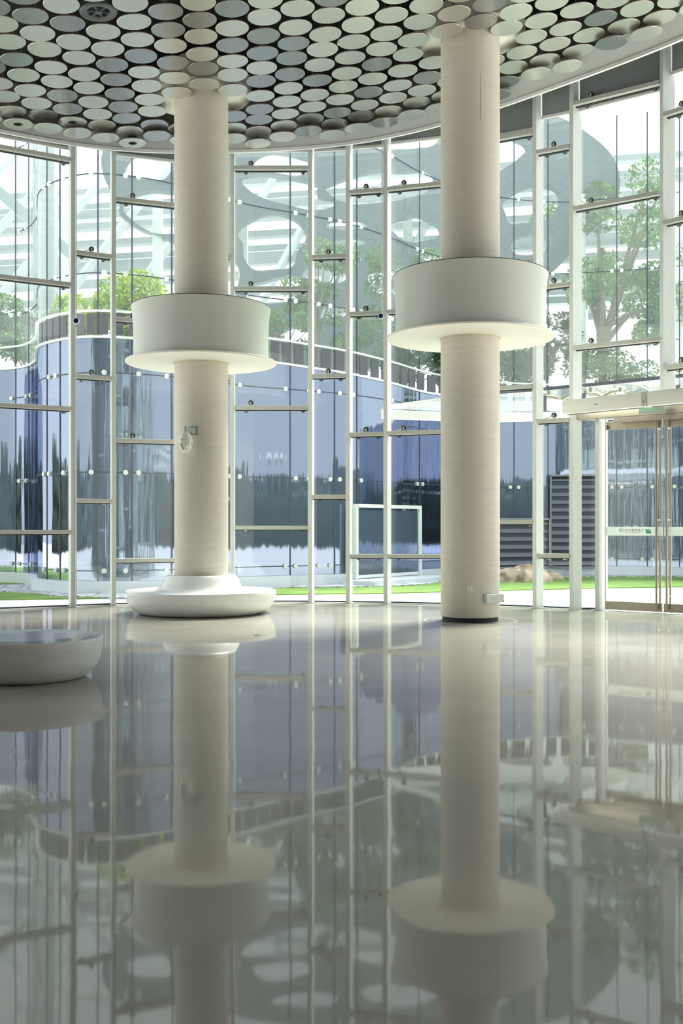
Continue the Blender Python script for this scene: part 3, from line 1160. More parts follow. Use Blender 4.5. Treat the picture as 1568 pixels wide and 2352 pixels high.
# door closer hardware at top left and lock bobbins at the bottom
t = thing('door_closer', 'small metal chain and hook hanging at the top left corner of the door', 'door hardware', DA + Vector((0.03, -0.02, 3.28)) + dn * -0.04, dang)
MB().tube([(0.0, 0, 0.17), (0.0, 0, 0.06), (0.02, 0, 0.02)], 0.008, 8).build('chain', M_chrome, t)
MB().tube([(0.02, 0, 0.03), (0.05, -0.01, 0.0), (0.02, 0, -0.03)], 0.014, 8).build('hook', M_clampblk, t)
t = thing('door_operator', 'thin white automatic closer box under the door header', 'door hardware', DA + dd * 0.66 + Vector((0, 0, 3.395)) - dn * 0.05, dang)
MB().bbox((0.08, 0, 0), (0.34, 0.05, 0.045), b=0.006).build('housing', M_plastic, t)
MB().tube([(-0.08, -0.01, 0), (-0.62, -0.01, -0.03)], 0.009, 8).build('arm', M_chrome, t)


# air curtains
def make_curtain(o, L, label):
    t = thing('air_curtain', label, 'air curtain', o, cang, 'white air curtains over the door')
    prof = [(-0.11, -0.02), (-0.11, 0.17), (-0.09, 0.205), (0.0, 0.215), (0.10, 0.215), (0.12, 0.19), (0.12, -0.02), (0.10, -0.035), (0.0, -0.04), (-0.07, -0.04), (-0.10, -0.035)]
    n = len(prof)
    e = 0.04
    vs, fs = [], []
    for x in (0, L - 0.09):
        vs += [(x, y, z) for y, z in prof]
    fs = [tuple(range(n)), tuple(range(2 * n - 1, n - 1, -1))] + [(i, n + i, n + (i + 1) % n, (i + 1) % n) for i in range(n)]
    b = MB().add(vs, fs).build('casing', M_plastic, t, smooth=True, angle=40)
    MB().box((L * 0.42, -0.1105, 0.075), (0.075, 0.002, 0.010)).build('badge', M_ink, b)
    vs = []
    for x in (L - 0.088, L - 0.012):
        vs += [(x, y * 1.03, 0.0875 + (z - 0.0875) * 1.03) for y, z in prof]
    cap = MB().add(vs, fs).build('end_cap', pbr('grey_white_plastic', (0.55, 0.57, 0.55), 0.35) if 'grey_white_plastic' not in bpy.data.materials else bpy.data.materials['grey_white_plastic'], t, smooth=True, angle=40)
    MB().box((L - 0.045, -0.116, 0.045), (0.014, 0.002, 0.03)).build('receiver', M_ink, cap)
    for k in range(4):
        MB().box((L - 0.07 + k * 0.014, -0.116, 0.0), (0.006, 0.002, 0.008)).build('indicator', M_ink, cap)
    MB().box(((L - 0.09) / 2, 0.02, -0.042), (L - 0.15, 0.09, 0.006)).build('outlet_grille', M_clampblk, t)
    return t


o1 = Vector((3.98, 18.55, 3.53))
cd = Vector((0.68, -0.733, 0)).normalized()
cang = math.atan2(cd.y, cd.x)
make_curtain(o1, 1.66, 'long white air curtain unit over the left door leaf')
make_curtain(o1 + cd * 1.68, 1.66, 'second white air curtain unit cut by the right edge of the view')


# running man sign pictogram
def running_man(parent, cx_, cz_, s, y, mat, name='running_man'):
    m = MB()

    def seg(a, b, w):
        a, b = Vector(a), Vector(b)
        d = (b - a).normalized()
        q = Vector((-d.y, d.x)) * w / 2
        P = [a - q, b - q, b + q, a + q]
        m.add([(cx_ + p.x * s, y, cz_ + p.y * s) for p in P] + [(cx_ + p.x * s, y + 0.001, cz_ + p.y * s) for p in P], [(0, 1, 2, 3), (7, 6, 5, 4)])
    hd_ = [(0.10 + 0.085 * math.cos(k * math.pi / 6), 0.36 + 0.085 * math.sin(k * math.pi / 6)) for k in range(12)]
    m.add([(cx_ + p * s, y, cz_ + q * s) for p, q in hd_], [tuple(range(12))])
    seg((0.06, 0.26), (-0.04, -0.02), 0.17)
    seg((0.04, 0.22), (-0.2, 0.2), 0.07)
    seg((-0.2, 0.2), (-0.27, 0.06), 0.07)
    seg((0.06, 0.22), (0.2, 0.08), 0.07)
    seg((0.2, 0.08), (0.32, 0.12), 0.07)
    seg((-0.02, 0.0), (0.15, -0.14), 0.09)
    seg((0.15, -0.14), (0.12, -0.38), 0.08)
    seg((-0.06, 0.0), (-0.16, -0.2), 0.09)
    seg((-0.16, -0.2), (-0.36, -0.24), 0.08)
    # door frame round the figure
    seg((-0.45, -0.48), (-0.45, 0.56), 0.07)
    seg((-0.48, 0.54), (0.48, 0.54), 0.07)
    seg((0.45, 0.56), (0.45, -0.48), 0.07)
    return m.build(name, mat, parent)


# EXIT sign under the air curtains
es = at(1496, 940, 17.75)
t = thing('exit_sign', 'grey exit sign with green EXIT lettering hanging over the glass door', 'exit sign', es, dang)
MB().bbox((0, 0, 0), (0.44, 0.03, 0.15), b=0.003).build('housing', M_signgrey, t)
running_man(t, 0.01, -0.005, 0.115, -0.0165, M_green)
text_mesh('EXIT', 0.075, M_green, t, 'lettering', (-0.135, -0.0165, 0.0), (R(90), 0, 0))
text_mesh('\u5b89\u5168\u51fa\u53e3', 0.033, M_green, t, 'lettering', (0.14, -0.0165, 0.0), (R(90), 0, 0))
MB().tube([(-0.1, 0.0, 0.07), (-0.1, 0, 0.14)], 0.006, 6).build('hanger', M_chrome, t)
MB().tube([(0.1, 0.0, 0.07), (0.1, 0, 0.14)], 0.006, 6).build('hanger', M_chrome, t)

# direction sign low on the right column
a = R(-52)
sp = C2 + Vector((math.cos(a) * 0.485, math.sin(a) * 0.485, zz(1374.5, 16.35)))
t = thing('direction_sign', 'small silver escape sign with running figure and arrow low on the right column', 'exit sign', sp, a + R(90) - R(4))
MB().bbox((0.02, -0.02, 0), (0.36, 0.07, 0.135), b=0.003).build('housing', M_signface, t)
M_pale_green = pbr('pale_green_print', (0.62, 0.78, 0.55), 0.5)
running_man(t, -0.04, -0.004, 0.105, -0.0565, M_pale_green)
m = MB()
m.box((0.065, -0.0565, 0), (0.06, 0.001, 0.012))
m.add([(0.085, -0.0568, 0.026), (0.115, -0.0568, 0.0), (0.085, -0.0568, -0.026), (0.078, -0.0568, -0.018), (0.098, -0.0568, 0), (0.078, -0.0568, 0.018)], [(0, 1, 4, 5), (1, 2, 3, 4)])
m.build('arrow', M_pale_green, t)
MB().box((0.185, -0.0565, -0.05), (0.02, 0.001, 0.022)).build('indicator', pbr('maroon_label', (0.25, 0.02, 0.06), 0.5), t)

# power socket
a = R(-97)
sp = C2 + Vector((math.cos(a) * 0.470, math.sin(a) * 0.470, zz(1351.5, 16.27)))
t = thing('wall_socket', 'small square cream power socket plate low on the right column', 'socket', sp, a + R(90))
MB().bbox((0, -0.003, 0), (0.092, 0.012, 0.092), b=0.002).build('plate', M_soffit, t)
for sx, sz, w_, h_ in ((-0.008, 0.02, 0.003, 0.009), (0.008, 0.02, 0.003, 0.009), (0, -0.005, 0.003, 0.009), (-0.009, -0.02, 0.003, 0.008), (0.009, -0.02, 0.003, 0.008)):
    MB().box((sx, -0.0092, sz), (w_, 0.001, h_)).build('slot', M_clampblk, t)

# dome security camera on the left column
cc = at(426, 1015, 17.55)
t = thing('security_camera', 'white dome security camera on a grey bracket halfway up the left column', 'camera', cc)
MB().lathe([(0.122, 0.0), (0.126, -0.012), (0.120, -0.016), (0.0, -0.016)], 40).build('lower_rim', M_camwhite, t, smooth=True)
MB().lathe([(0.122, 0.0), (0.118, 0.03), (0.105, 0.08), (0.085, 0.125), (0.058, 0.16), (0.03, 0.18), (0.0, 0.185)], 40).build('hood', M_camwhite, t, smooth=True)
pr = [(0.001, -0.175)] + [(0.098 * math.cos(R(q)), -0.08 + 0.098 * math.sin(R(q))) for q in range(-80, 61, 10)]
ball = MB().lathe(pr, 40).build('camera_ball', M_camwhite, t, smooth=True)
MB().lathe([(0, 0), (0.026, 0), (0.036, -0.01), (0.037, -0.02)], 24, c=(0.02, -0.105, -0.075), M=Matrix.Rotation(R(90), 3, 'X')).build('lens', M_soffit, ball, smooth=True)
m = MB()
m.box((-0.05, -0.084, -0.09), (0.012, 0.02, 0.11), M=Matrix.Rotation(R(-20), 3, 'Y'))
m.build('side_slot', M_greyplate, ball)
MB().box((-0.04, -0.122, 0.03), (0.045, 0.004, 0.008)).build('badge', M_ink, t)
MB().tube([(0, 0, 0.17), (0, 0, 0.26)], 0.028, 16).build('neck', M_greyplate, t, smooth=True)
br = MB()
br.box((0.12, 0.125, 0.20), (0.14, 0.03, 0.15), rz=R(12))
br.build('wall_plate', M_greyplate, t)
m = MB()
m.add([(0, -0.02, 0.255), (0.02, 0.02, 0.255), (0.15, 0.12, 0.25), (0.11, 0.12, 0.25), (0, -0.02, 0.20), (0.02, 0.02, 0.20), (0.15, 0.12, 0.14), (0.11, 0.12, 0.14)],
      [(0, 3, 2, 1), (4, 5, 6, 7), (0, 1, 5, 4), (1, 2, 6, 5), (2, 3, 7, 6), (3, 0, 4, 7)])
m.build('bracket_arm', M_greyplate, t)

# blue-faced round beam detectors
for px, py, ip, lab in ((176, 738, 1, 'white round detector with deep blue face on the far left post'), (874, 727, 7, 'white round detector with deep blue face beside the post near the right column')):
    y = POST[ip][1] - 0.06
    p = at(px, py, y)
    t = thing('beam_detector', lab, 'sensor', p)
    Mx = Matrix.Rotation(R(90), 3, 'X')
    MB().lathe([(0, 0.0), (0.052, 0.0), (0.057, 0.012), (0.057, 0.05), (0.046, 0.054)], 28, c=(0, 0.0, 0), M=Mx).build('housing', M_white, t, smooth=True)
    MB().lathe([(0.046, 0.052), (0.044, 0.058), (0, 0.06)], 28, M=Mx).build('lens', M_blue, t, smooth=True)
    m = MB()
    m.tube([(0.0, 0.0, -0.05), (0.01, 0.0, -0.10)], 0.016, 10)
    m.box((-0.0, 0.02, -0.08), (0.04, 0.05, 0.03))
    m.build('mount', M_greyplate, t)

# conduit pipes beside posts
for ip, dx in ((1, 0.055), (7, -0.06)):
    x, y = POST[ip]
    m = MB().tube([(x + dx, y - 0.0, 0.02 if ip == 1 else zz(735, y)), (x + dx, y - 0.0, 9.2)], 0.012, 8)
    tag(m.build('conduit_pipe', M_post, smooth=True), 'thin grey conduit pipe running up beside the ' + ('far left post' if ip == 1 else 'post near the right column'), 'pipe')

# dry leaf on the floor
lf = MB()
p = (-1.14, 14.5, 0.003)
lf.add([(-0.10, 0, 0), (-0.04, -0.035, 0.012), (0.05, -0.03, 0.004), (0.12, 0.01, 0.016), (0.04, 0.035, 0.008), (-0.04, 0.03, 0.003)], [(0, 1, 5), (1, 2, 4, 5), (2, 3, 4)])
o = lf.build('dry_leaf', pbr('tan_leaf', (0.55, 0.42, 0.18), 0.6))
o.location = p
tag(o, 'small curled tan leaf lying on the polished floor in front of the big bench', 'leaf')

# ------------------------------------------------------------------ building opposite
bld = thing('glass_building', 'curved blue mirrored glass building across the lawn with a glazed roof garden', 'building', (0, 0, 0))
plinth_out = offset(W, 0.16)
st = strip(plinth_out, offset(W, -0.3), -0.15, 0.165)
st.build('plinth', M_plinth, bld)
LOWTOP = lambda x: 6.15 if x < -5 else max(5.72, 6.15 - (x + 5) * 0.055)


def wall_sheet(i0, i1, z0f, z1f, mat, name, thick=0.05, parent=bld):
    m = MB()
    L = W[i0:i1 + 1]
    n = len(L)
    vs = []
    for k, p in enumerate(L):
        q = p - normal2(W, i0 + k) * thick
        z0, z1 = z0f(p.x), z1f(p.x)
        vs += [(p.x, p.y, z0), (p.x, p.y, z1), (q.x, q.y, z1), (q.x, q.y, z0)]
    fs = []
    for k in range(n - 1):
        for e in range(4):
            fs.append((k * 4 + e, k * 4 + (e + 1) % 4, k * 4 + 4 + (e + 1) % 4, k * 4 + 4 + e))
    fs += [(0, 3, 2, 1), (n * 4 - 4, n * 4 - 3, n * 4 - 2, n * 4 - 1)]
    m.add(vs, fs)
    return m.build(name, mat, parent, smooth=True, angle=40)


NW = len(W) - 1
UPTOP = lambda x: 15.5


# positions of the vertical joints on the wall, found from sight lines
def wall_at(px, first=True):
    a = (px - CX) / F
    best = None
    for i in range(16, NW):
        p, q = W[i], W[i + 1]
        f0 = p.x - a * p.y
        f1 = q.x - a * q.y
        if f0 * f1 <= 0 and abs(f0 - f1) > 1e-9:
            t = f0 / (f0 - f1)
            r = p + (q - p) * t
            if best is None or r.y < best[0].y:
                best = (r, i, t)
    return best


joint_px = [36, 66, 108, 138, 225, 303, 394, 470, 538, 666, 719, 768, 819, 892, 963, 1045, 1110, 1180, 1258, 1330, 1416, 1486, 1560]
wall_sheet(0, NW, lambda x: 0.165, LOWTOP, M_mirror, 'lower_glass')
wall_sheet(0, NW, lambda x: LOWTOP(x) + 0.05, UPTOP, M_glass2, 'upper_glass', 0.03)
for name, dz, hh in (('coping', -0.02, 0.05), ('coping', 0.62, 0.045)):
    st = strip(offset(W, 0.06), offset(W, -0.02), 0, 1)
    k = len(W)
    vs = []
    for idx, v in enumerate(st.v):
        z = LOWTOP(v[0]) + dz + (hh if v[2] > 0.5 else 0)
        vs.append((v[0], v[1], z))
    st.v = vs
    st.build(name, M_white, bld)
# vertical joints
wj = []
for k, px in enumerate(joint_px):
    w_ = wall_at(px)
    if not w_:
        continue
    p, i, tt = w_
    nn = normal2(W, i)
    wj.append((p, nn))
    m = MB()
    for q0, q1 in ((0.165, LOWTOP(p.x)), (LOWTOP(p.x) + 0.05, 15.4)):
        m.box((p.x + nn.x * 0.004, p.y + nn.y * 0.004, (q0 + q1) / 2), (0.035, 0.02, q1 - q0), rz=math.atan2(nn.y, nn.x) + R(90))
    m.build('vertical_joint', M_jointdark, bld)
# horizontal joints
for lv_i, z in enumerate((0.42, 2.84, 5.28, 7.72, 10.15, 12.6)):
    m = MB()
    segs = []
    for k in range(len(wj) - 1):
        if (z < 3 and lv_i == 0 and k % 3 == 1):
            continue
        ia = wall_at(joint_px[k])
        ib = wall_at(joint_px[k + 1])
        pts = [ia[0]] + [W[q] for q in range(ia[1] + 1, ib[1] + 1)] + [ib[0]]
        dz = 0.0 if k % 2 else 0.0
        for p, q in zip(pts, pts[1:]):
            if (q - p).length > 1e-3:
                nn = Vector(((q - p).y, -(q - p).x)).normalized() * 0.006
                m.bar((p.x + nn.x, p.y + nn.y, z), (q.x + nn.x, q.y + nn.y, z), 0.02, 0.025)
    m.build('horizontal_joint', M_jointdark, bld)
    for k, (p, nn) in enumerate(wj):
        for sgn in (-1, 1):
            tt = Vector((nn.y, -nn.x)) * -sgn
            q = p + tt * 0.16
            # stay on the surface
            best = min(range(len(W) - 1), key=lambda e: (W[e] + (W[e + 1] - W[e]) * 0.5 - q).length)
            c = Vector((q.x + nn.x * 0.01, q.y + nn.y * 0.01, z))
            mm = MB().tube([c - Vector((nn.x, nn.y, 0)) * 0.02, c + Vector((nn.x, nn.y, 0)) * 0.035], 0.062, 14)
            if (k + sgn + lv_i) % 3 != 0:
                mm.build('glass_clamp', M_puck, bld, smooth=True)
# dark panels in the parapet band
for k in range(44):
    i = 40 + k * 2
    if i + 2 > NW:
        break
    p, q = W[i], W[i + 1] * 0.65 + W[i + 2] * 0.35
    d = q - p
    nn = Vector((d.y, -d.x)).normalized()
    c = (p + q) / 2
    MB().box((c.x + nn.x * 0.01, c.y + nn.y * 0.01, LOWTOP(c.x) + 0.32), (d.length, 0.04, 0.52), rz=math.atan2(d.y, d.x)).build('parapet_panel', M_planter, bld)
# roof terrace slab
deck = [(p.x, p.y) for p in offset(W, -0.06)[8:]] + [(20, 46), (-20, 46)]
MB().prism(deck, 5.35, 5.66).build('roof_terrace', M_beamw, bld)

# door in the opposite building
pa, pb = wall_at(818), wall_at(962)
d0 = pa[0]
d1 = pb[0]
dv = d1 - d0
an = math.atan2(dv.y, dv.x)
nn = Vector((dv.y, -dv.x)).normalized()
mid_ = (d0 + d1) / 2
base = mid_ * (1 - 0.45 / mid_.length)
t = thing('glazed_door', 'white framed glazed double door in the blue glass building', 'door', (base.x, base.y, 0.02), an)
Wd = dv.length
Hd = zz(1162, base.y)
for cx_, cz_, w_, h_ in ((-Wd / 2, Hd / 2, 0.10, Hd), (Wd / 2, Hd / 2, 0.10, Hd), (0, Hd - 0.04, Wd, 0.10)):
    MB().box((cx_, 0, cz_), (w_, 0.12, h_)).build('outer_frame', M_white, t)
for s in (-1, 1):
    leaf = MB()
    cx_ = s * Wd / 4
    w2 = Wd / 2 - 0.1
    leaf.box((cx_, 0, Hd / 2 - 0.06), (w2, 0.02, Hd - 0.2))
    lo = leaf.build('glass_leaf', M_mirror, t)
    fr = MB()
    for xx in (-1, 1):
        fr.box((cx_ + xx * w2 / 2, 0, Hd / 2 - 0.06), (0.03 if xx * s < 0 else 0.05, 0.05, Hd - 0.2))
    fr.box((cx_, 0, 0.06), (w2, 0.05, 0.09))
    fr.build('leaf_frame', M_white, lo)
o = MB().box((0, -0.55, -0.09), (Wd + 1.2, 1.1, 0.16)).build('door_step', M_plinth, t)

# louvre panels low in the wall
lab_l = ['grey louvre panel low in the blue wall behind the right column', 'tall grey louvre panel in the blue wall between the posts left of the door']
for k, (pxa, pxb, pya, pyb) in enumerate(((1120, 1256, 1192, 1303), (1262, 1376, 1092, 1303))):
    wa, wb = wall_at(pxa)[0], wall_at(pxb)[0]
    dv = wb - wa
    an = math.atan2(dv.y, dv.x)
    nn = Vector((dv.y, -dv.x)).normalized()
    mid = (wa + wb) / 2 + nn * 0.16
    z0, z1 = zz(pyb, mid.y), zz(pya, mid.y)
    t = thing('louvre_panel', lab_l[k], 'louvre', (mid.x, mid.y, z0), an)
    Lw, Lh = dv.length - 0.06, z1 - z0
    fr = MB()
    for xx in (-1, 1):
        fr.box((xx * Lw / 2, 0, Lh / 2), (0.06, 0.14, Lh))
    fr.box((0, 0, Lh), (Lw + 0.06, 0.14, 0.06))
    fr.box((0, 0, 0), (Lw + 0.06, 0.14, 0.06))
    fr.build('frame', M_louvre, t)
    MB().box((0, 0.06, Lh / 2), (Lw, 0.02, Lh)).build('back_panel', M_jointdark, t)
    ns = max(4, int(Lh / 0.24))
    for q in range(ns):
        MB().box((0, 0, (q + 0.55) * Lh / ns), (Lw - 0.06, 0.015, 0.17), M=Matrix.Rotation(R(-30), 3, 'X')).build('slat', M_slat, t)


# rocks
def rock(loc, sx, sy, sz, label, seed):
    m = MB()
    n1, n2 = 28, 18
    vs = []
    for i in range(n2 + 1):
        th = math.pi * i / n2
        for j in range(n1):
            ph = 2 * math.pi * j / n1
            d = Vector((math.sin(th) * math.cos(ph), math.sin(th) * math.sin(ph), math.cos(th)))
            r = 1 + 0.28 * noise.noise(d * 1.3 + Vector((seed, 0, 0))) + 0.10 * noise.noise(d * 4 + Vector((seed, 3, 0)))
            vs.append((d.x * sx * r, d.y * sy * r, max(-0.05, d.z * sz * r)))
    fs = [(i * n1 + j, (i + 1) * n1 + j, (i + 1) * n1 + (j + 1) % n1, i * n1 + (j + 1) % n1) for i in range(n2) for j in range(n1)]
    m.add(vs, fs)
    o = m.build('boulder', M_rock, smooth=True, angle=25)
    o.location = loc
    return tag(o, label, 'rock')


rock((5.42, 31.2, -0.13), 0.92, 0.6, 0.50, 'large pale brown boulder on the gravel right of the right column', 3.1)
rock((6.45, 32.6, -0.13), 0.42, 0.35, 0.27, 'small flat brown boulder beside the larger boulder', 8.4)


# ------------------------------------------------------------------ plants
def leaf_cloud(m, centers, n, size, flat=0.75, upbias=0.4):
    for _ in range(n):
        c, r = random.choice(centers)
        while True:
            d = Vector((random.uniform(-1, 1), random.uniform(-1, 1), random.uniform(-1, 1)))
            if 0.05 < d.length < 1:
                break
        d = d.normalized() * (d.length ** 0.5)
        p = Vector(c) + Vector((d.x * r, d.y * r, d.z * r * flat))
        nn = Vector((random.gauss(0, 1), random.gauss(0, 1), random.gauss(0, 1) + upbias)).normalized()
        u = nn.orthogonal().normalized()
        a = random.uniform(0, 6.28)
        v = nn.cross(u)
        u, v = u * math.cos(a) + v * math.sin(a), v * math.cos(a) - u * math.sin(a)
        s = size * random.uniform(0.6, 1.3)
        b = nn * s * 0.15
        m.add([p - u * s, p - v * s * 0.42 + b, p + u * s, p + v * s * 0.42 + b], [(0, 1, 2), (0, 2, 3)])


def tree(loc, h, crown, n, size, mat, name, label, cat='tree', spread=1.0, flowers=0, trunk_r=0.09, seed=0):
    random.seed(100 + seed)
    t = thing(name, label, cat, loc)
    cs = [((random.uniform(-1, 1) * crown * spread, random.uniform(-1, 1) * crown * 0.7, h * (0.42 + 0.58 * random.random())), crown * random.uniform(0.28, 0.5)) for _ in range(14)]
    m = MB()
    leaf_cloud(m, cs, n, size)
    m.build('foliage', mat, t)
    w = MB()
    w.tube([(0, 0, 0), (0.05, 0, h * 0.25), (-0.04, 0.03, h * 0.45), (0.05, 0, h * 0.7)], [trunk_r, trunk_r * 0.85, trunk_r * 0.7, trunk_r * 0.35], 9)
    for c, r in cs[:9]:
        s = Vector((0, 0, h * random.uniform(0.25, 0.55)))
        mid = (s + Vector(c)) / 2 + Vector((0, 0, 0.1))
        w.tube([s, mid, c], [trunk_r * 0.5, trunk_r * 0.3, trunk_r * 0.12], 6)
    w.build('trunk', M_bark, t, smooth=True)
    if flowers:
        fm = MB()
        cs2 = [(c, r * 1.05) for c, r in cs]
        leaf_cloud(fm, cs2, flowers, size * 0.8)
        fm.build('blossom', M_flower, t)
    return t


ZD = 5.66
# bright shrub left of the left column (a clipped globe tree)
random.seed(31)
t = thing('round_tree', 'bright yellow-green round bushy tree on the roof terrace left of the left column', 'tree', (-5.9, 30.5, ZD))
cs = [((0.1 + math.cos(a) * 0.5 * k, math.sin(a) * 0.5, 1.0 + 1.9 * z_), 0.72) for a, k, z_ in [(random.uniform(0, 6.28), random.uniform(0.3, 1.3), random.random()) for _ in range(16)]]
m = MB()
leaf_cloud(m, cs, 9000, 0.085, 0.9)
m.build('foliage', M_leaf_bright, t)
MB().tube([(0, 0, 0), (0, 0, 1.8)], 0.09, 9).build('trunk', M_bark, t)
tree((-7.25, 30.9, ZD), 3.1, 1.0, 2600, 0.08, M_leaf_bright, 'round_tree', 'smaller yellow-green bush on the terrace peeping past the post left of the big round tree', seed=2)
tree((-9.7, 33.0, 3.2), 5.2, 1.2, 5200, 0.10, M_leaf_mid, 'garden_tree', 'mid green tree showing through pale glass at the far left edge', seed=3, spread=0.9)
tree((-1.75, 31.2, ZD), 2.3, 0.9, 1500, 0.07, M_leaf_mid, 'flowering_shrub', 'shrub with red flowers on the terrace just right of the left drum shade', 'shrub', flowers=110, seed=4, trunk_r=0.04)
tree((-0.75, 32.4, ZD), 4.5, 1.0, 2600, 0.085, M_leaf_mid, 'garden_tree', 'slim pale green tree behind the glass between the left shade and the post trio', seed=5)
tree((0.55, 33.0, ZD), 2.6, 0.9, 1500, 0.08, M_leaf_mid, 'garden_shrub', 'low green shrub on the terrace behind the first post of the trio', 'shrub', seed=6, trunk_r=0.04)
tree((1.9, 34.3, ZD), 4.8, 1.25, 4200, 0.09, M_leaf_mid, 'garden_tree', 'broad green tree on the terrace left of the right column', seed=7)
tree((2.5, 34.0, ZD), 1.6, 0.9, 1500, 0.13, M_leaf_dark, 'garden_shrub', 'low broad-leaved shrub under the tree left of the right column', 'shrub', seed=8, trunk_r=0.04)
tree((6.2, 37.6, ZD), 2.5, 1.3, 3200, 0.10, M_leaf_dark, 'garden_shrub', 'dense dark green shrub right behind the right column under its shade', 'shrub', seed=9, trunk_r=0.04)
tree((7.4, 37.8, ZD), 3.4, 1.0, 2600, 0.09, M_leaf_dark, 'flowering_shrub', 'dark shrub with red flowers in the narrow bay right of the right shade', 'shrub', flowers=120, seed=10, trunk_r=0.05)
tree((9.5, 38.2, ZD), 8.6, 2.3, 5200, 0.115, M_leaf_mid, 'garden_tree', 'large open branched tree behind the wide bay above the door', seed=11, trunk_r=0.26, spread=1.0)
tree((9.6, 37.4, ZD), 2.0, 1.3, 2400, 0.09, M_leaf_mid, 'flowering_shrub', 'shrub with red blossom at the foot of the large tree above the door', 'shrub', flowers=170, seed=12, trunk_r=0.04)
tree((12.0, 37.2, ZD), 5.8, 1.3, 4200, 0.10, M_leaf_mid, 'garden_tree', 'green tree at the far right edge above the door', seed=13, trunk_r=0.12)

# ------------------------------------------------------------------ roof lattice over the garden
lat = thing('roof_lattice', 'pale steel lattice roof over the garden behind the blue building', 'roof structure', (0, 0, 0))
for k in range(13):
    z = 10.2 + k * 0.62
    y = 41.5 + 0.9 * math.sin(k * 1.3) + k * 0.5
    m = MB()
    m.bar((-22, y + 3.0, z - 0.6), (22, y - 2.0, z + 0.5), 0.5, 0.26)
    m.build('beam', M_beamw, lat)
for k in range(16):
    x = -19 + k * 2.6
    MB().bar((x, 40.2, 9.6), (x + 3.6, 50, 19.5), 0.22, 0.3).build('rafter', M_beamw, lat)
for k in range(9):
    x = -13 + k * 3.1
    MB().box((x, 39.6 - 0.02 * x * x, 9.5), (0.34, 0.3, 8.2)).build('mast', M_white, lat)
MB().bar((-17, 36, 17.5), (-9.2, 36.5, 10.8), 0.5, 0.35).build('brace', M_beamw, lat)
MB().box((-9.9, 35.0, 11), (0.7, 0.5, 13)).build('mast', M_beamw, lat)

# perforated canopy plates (curved outlines with oval openings)
cu = bpy.data.curves.new('canopy_plate', 'CURVE')
cu.dimensions = '2D'
cu.fill_mode = 'BOTH'
cu.extrude = 0.22
cu.resolution_u = 8


def blob(cx_, cy_, rx, ry, rot=0, wob=0.12, n=12, seed=0):
    rr = random.Random(seed)
    sp = cu.splines.new('BEZIER')
    sp.bezier_points.add(n - 1)
    for k in range(n):
        a = 2 * math.pi * k / n
        w = 1 + rr.uniform(-wob, wob)
        x, y = rx * w * math.cos(a), ry * w * math.sin(a)
        b = sp.bezier_points[k]
        b.co = (cx_ + x * math.cos(rot) - y * math.sin(rot), cy_ + x * math.sin(rot) + y * math.cos(rot), 0)
        b.handle_left_type = b.handle_right_type = 'AUTO'
    sp.use_cyclic_u = True


YP = 38.6


def hole(x0, y0, x1, y1, rot=0, seed=0, wob=0.1):
    a = at(x0, y1, YP)
    b = at(x1, y0, YP)
    blob((a.x + b.x) / 2, (a.z + b.z) / 2, (b.x - a.x) / 2, (b.z - a.z) / 2, rot, wob, 12, seed)


# outline
sp = cu.splines.new('BEZIER')
ol = [(250, 330), (420, 300), (640, 260), (900, 250), (1150, 250), (1330, 300), (1420, 420), (1330, 560), (1180, 690), (1010, 760), (840, 850), (640, 860), (560, 800), (540, 700), (545, 610), (400, 560), (280, 480)]
sp.bezier_points.add(len(ol) - 1)
for b, (px, py) in zip(sp.bezier_points, ol):
    p = at(px, py, YP)
    b.co = (p.x, p.z, 0)
    b.handle_left_type = b.handle_right_type = 'AUTO'
sp.use_cyclic_u = True
hole(290, 350, 400, 420, 0, 1)
hole(280, 440, 500, 540, 0, 2)
hole(575, 355, 720, 405, -0.1, 3)
hole(560, 410, 780, 478, -0.25, 4)
hole(548, 500, 700, 620, 0.1, 5, 0.16)
hole(570, 640, 720, 700, 0.1, 21, 0.16)
hole(748, 505, 842, 532, 0, 6)
hole(760, 548, 846, 570, 0, 7)
hole(740, 395, 1000, 470, 0.1, 8)
hole(895, 500, 1010, 560, -0.1, 9)
hole(965, 575, 1030, 606, 0, 10)
hole(690, 610, 800, 660, 0, 11)
hole(840, 610, 960, 680, 0, 12)
hole(720, 705, 800, 735, 0, 13)
hole(640, 755, 720, 790, 0, 14)
hole(1040, 300, 1200, 400, 0.1, 15)
hole(1150, 430, 1290, 520, 0.3, 16, 0.15)
hole(1060, 480, 1140, 560, 0, 17)
hole(1170, 540, 1260, 590, 0.2, 18)
hole(620, 285, 780, 330, 0, 19)
hole(830, 290, 1000, 350, 0, 20)
tmp = bpy.data.objects.new('canopy_tmp', cu)
me = bpy.data.meshes.new_from_object(tmp)
bpy.data.objects.remove(tmp)
me.materials.clear()
me.materials.append(M_plate)
plate = bpy.data.objects.new('canopy_plate', me)
col.objects.link(plate)
plate.rotation_euler = (R(90), 0, 0)
plate.location = (0, YP, 0)
tag(plate, 'large grey metal canopy screen with oval openings hanging over the roof garden', 'canopy')

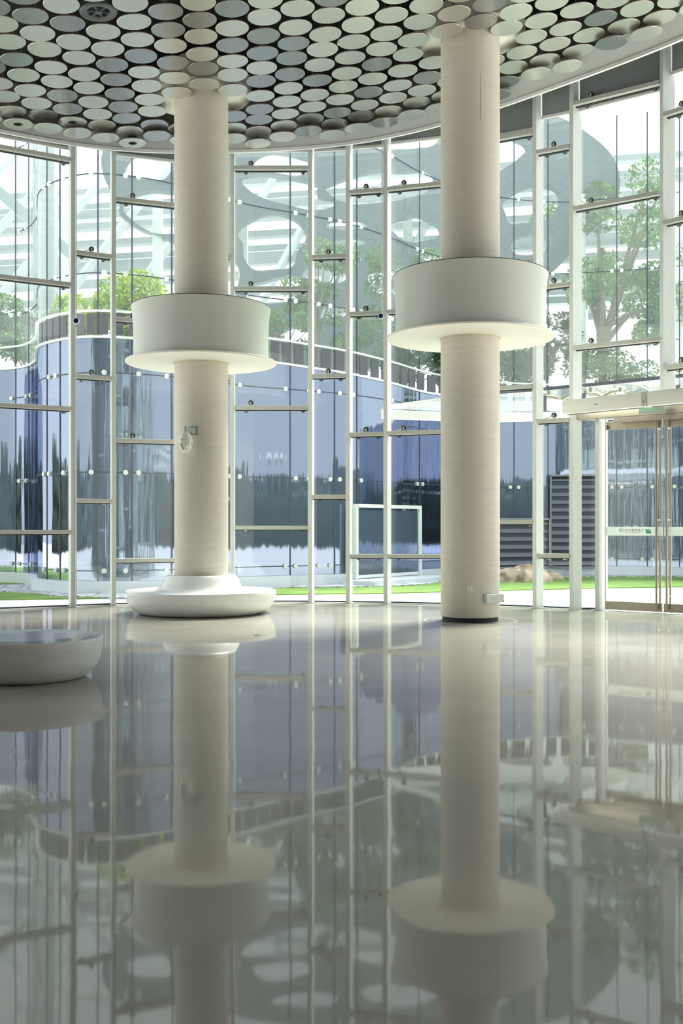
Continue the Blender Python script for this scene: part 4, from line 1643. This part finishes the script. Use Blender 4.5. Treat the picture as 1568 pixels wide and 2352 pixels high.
# ------------------------------------------------------------------ glass entrance canopy outside the facade
ec = thing('entrance_canopy', 'frosted glass entrance canopy on steel outriggers outside the door', 'canopy', (0, 0, 0))
cpoly = [(0.9, 23.2), (2.75, 20.75), (3.95, 19.95), (4.7, 19.35), (5.95, 18.25), (7.5, 16.4), (10.2, 18.6), (8.6, 21.2), (6.0, 23.4), (3.2, 24.0)]
zt = 4.12
MB().prism(cpoly, zt, zt + 0.03).build('glass_sheet', M_canopyglass, ec)
m = MB()
for p, q in zip(cpoly[1:6], cpoly[2:6]):
    m.bar((p[0], p[1], zt + 0.02), (q[0], q[1], zt + 0.02), 0.03, 0.06)
m.build('near_edge', M_jointdark, ec)
m = MB()
far = cpoly[6:] + cpoly[:1]
for p, q in zip(far, far[1:]):
    m.bar((p[0], p[1], zt - 0.12), (q[0], q[1], zt - 0.12), 0.10, 0.20)
m.build('far_edge_beam', M_white, ec)
MB().bar((0.95, 23.0, zt + 0.01), (3.0, 20.65, zt + 0.01), 0.05, 0.09).build('side_edge', M_white, ec)
for (x0, y0) in ((3.78, 19.7), (4.42, 19.3), (5.78, 18.15)):
    n_ = outn(x0)
    a_ = Vector((x0, y0, zt - 0.30)) + n_ * 0.1
    b_ = a_ + n_ * 3.0 + Vector((0, 0, 0.10))
    MB().bar(a_, b_, 0.07, 0.22).build('outrigger', M_white, ec)
    MB().box(a_ - n_ * 0.03, (0.10, 0.02, 0.30), rz=-radial(x0)).build('end_plate', M_jointdark, ec)
    for k in range(2):
        c_ = a_ + n_ * (0.55 + k * 1.25) + Vector((0, 0, 0.13))
        s = MB()
        for dx, dy in ((0.28, 0.2), (-0.28, 0.2), (0.28, -0.2), (-0.28, -0.2)):
            e_ = c_ + Vector((dx, dy, 0.10))
            s.tube([c_, (c_ + e_) / 2 + Vector((0, 0, 0.02)), e_], [0.03, 0.026, 0.022], 8)
            s.tube([e_ - Vector((0, 0, 0.03)), e_ + Vector((0, 0, 0.05))], 0.035, 10)
        s.tube([c_ - Vector((0, 0, 0.06)), c_ + Vector((0, 0, 0.03))], 0.03, 10)
        s.build('spider_fitting', M_brushed, ec, smooth=True)
# long thin beam under the left part of the canopy
tag(MB().bar((1.0, 22.2, 3.87), (4.6, 22.4, 3.87), 0.12, 0.15).build('canopy_beam', M_white), 'thin white horizontal beam outside the glass left of the right column', 'beam')

# ------------------------------------------------------------------ unseen tree belt, added to darken what the blue glass mirrors
random.seed(5)
tb = MB()
prev = None
ring = []
N1, N2 = 140, 8
for i in range(N1 + 1):
    a = R(150 + 240 * i / N1)
    for j in range(N2 + 1):
        r = 52 + 3 * noise.noise(Vector((i * 0.35, j * 0.6, 0))) - j * 0.3
        z = -0.2 + j / N2 * (6.0 + 3.0 * noise.noise(Vector((i * 0.22, 5, 0))))
        ring.append((r * math.cos(a), 12 + r * math.sin(a), z))
fs = [(i * (N2 + 1) + j, (i + 1) * (N2 + 1) + j, (i + 1) * (N2 + 1) + j + 1, i * (N2 + 1) + j + 1) for i in range(N1) for j in range(N2)]
tb.add(ring, fs)
tag(tb.build('added_tree_belt', pbr('added_trees', (0.055, 0.085, 0.065), 0.9, var=0.6, scale=(0.4, 0.4, 0.4)), smooth=True), 'unseen dark green tree belt added to darken the glass reflections', 'trees', kind='stuff')
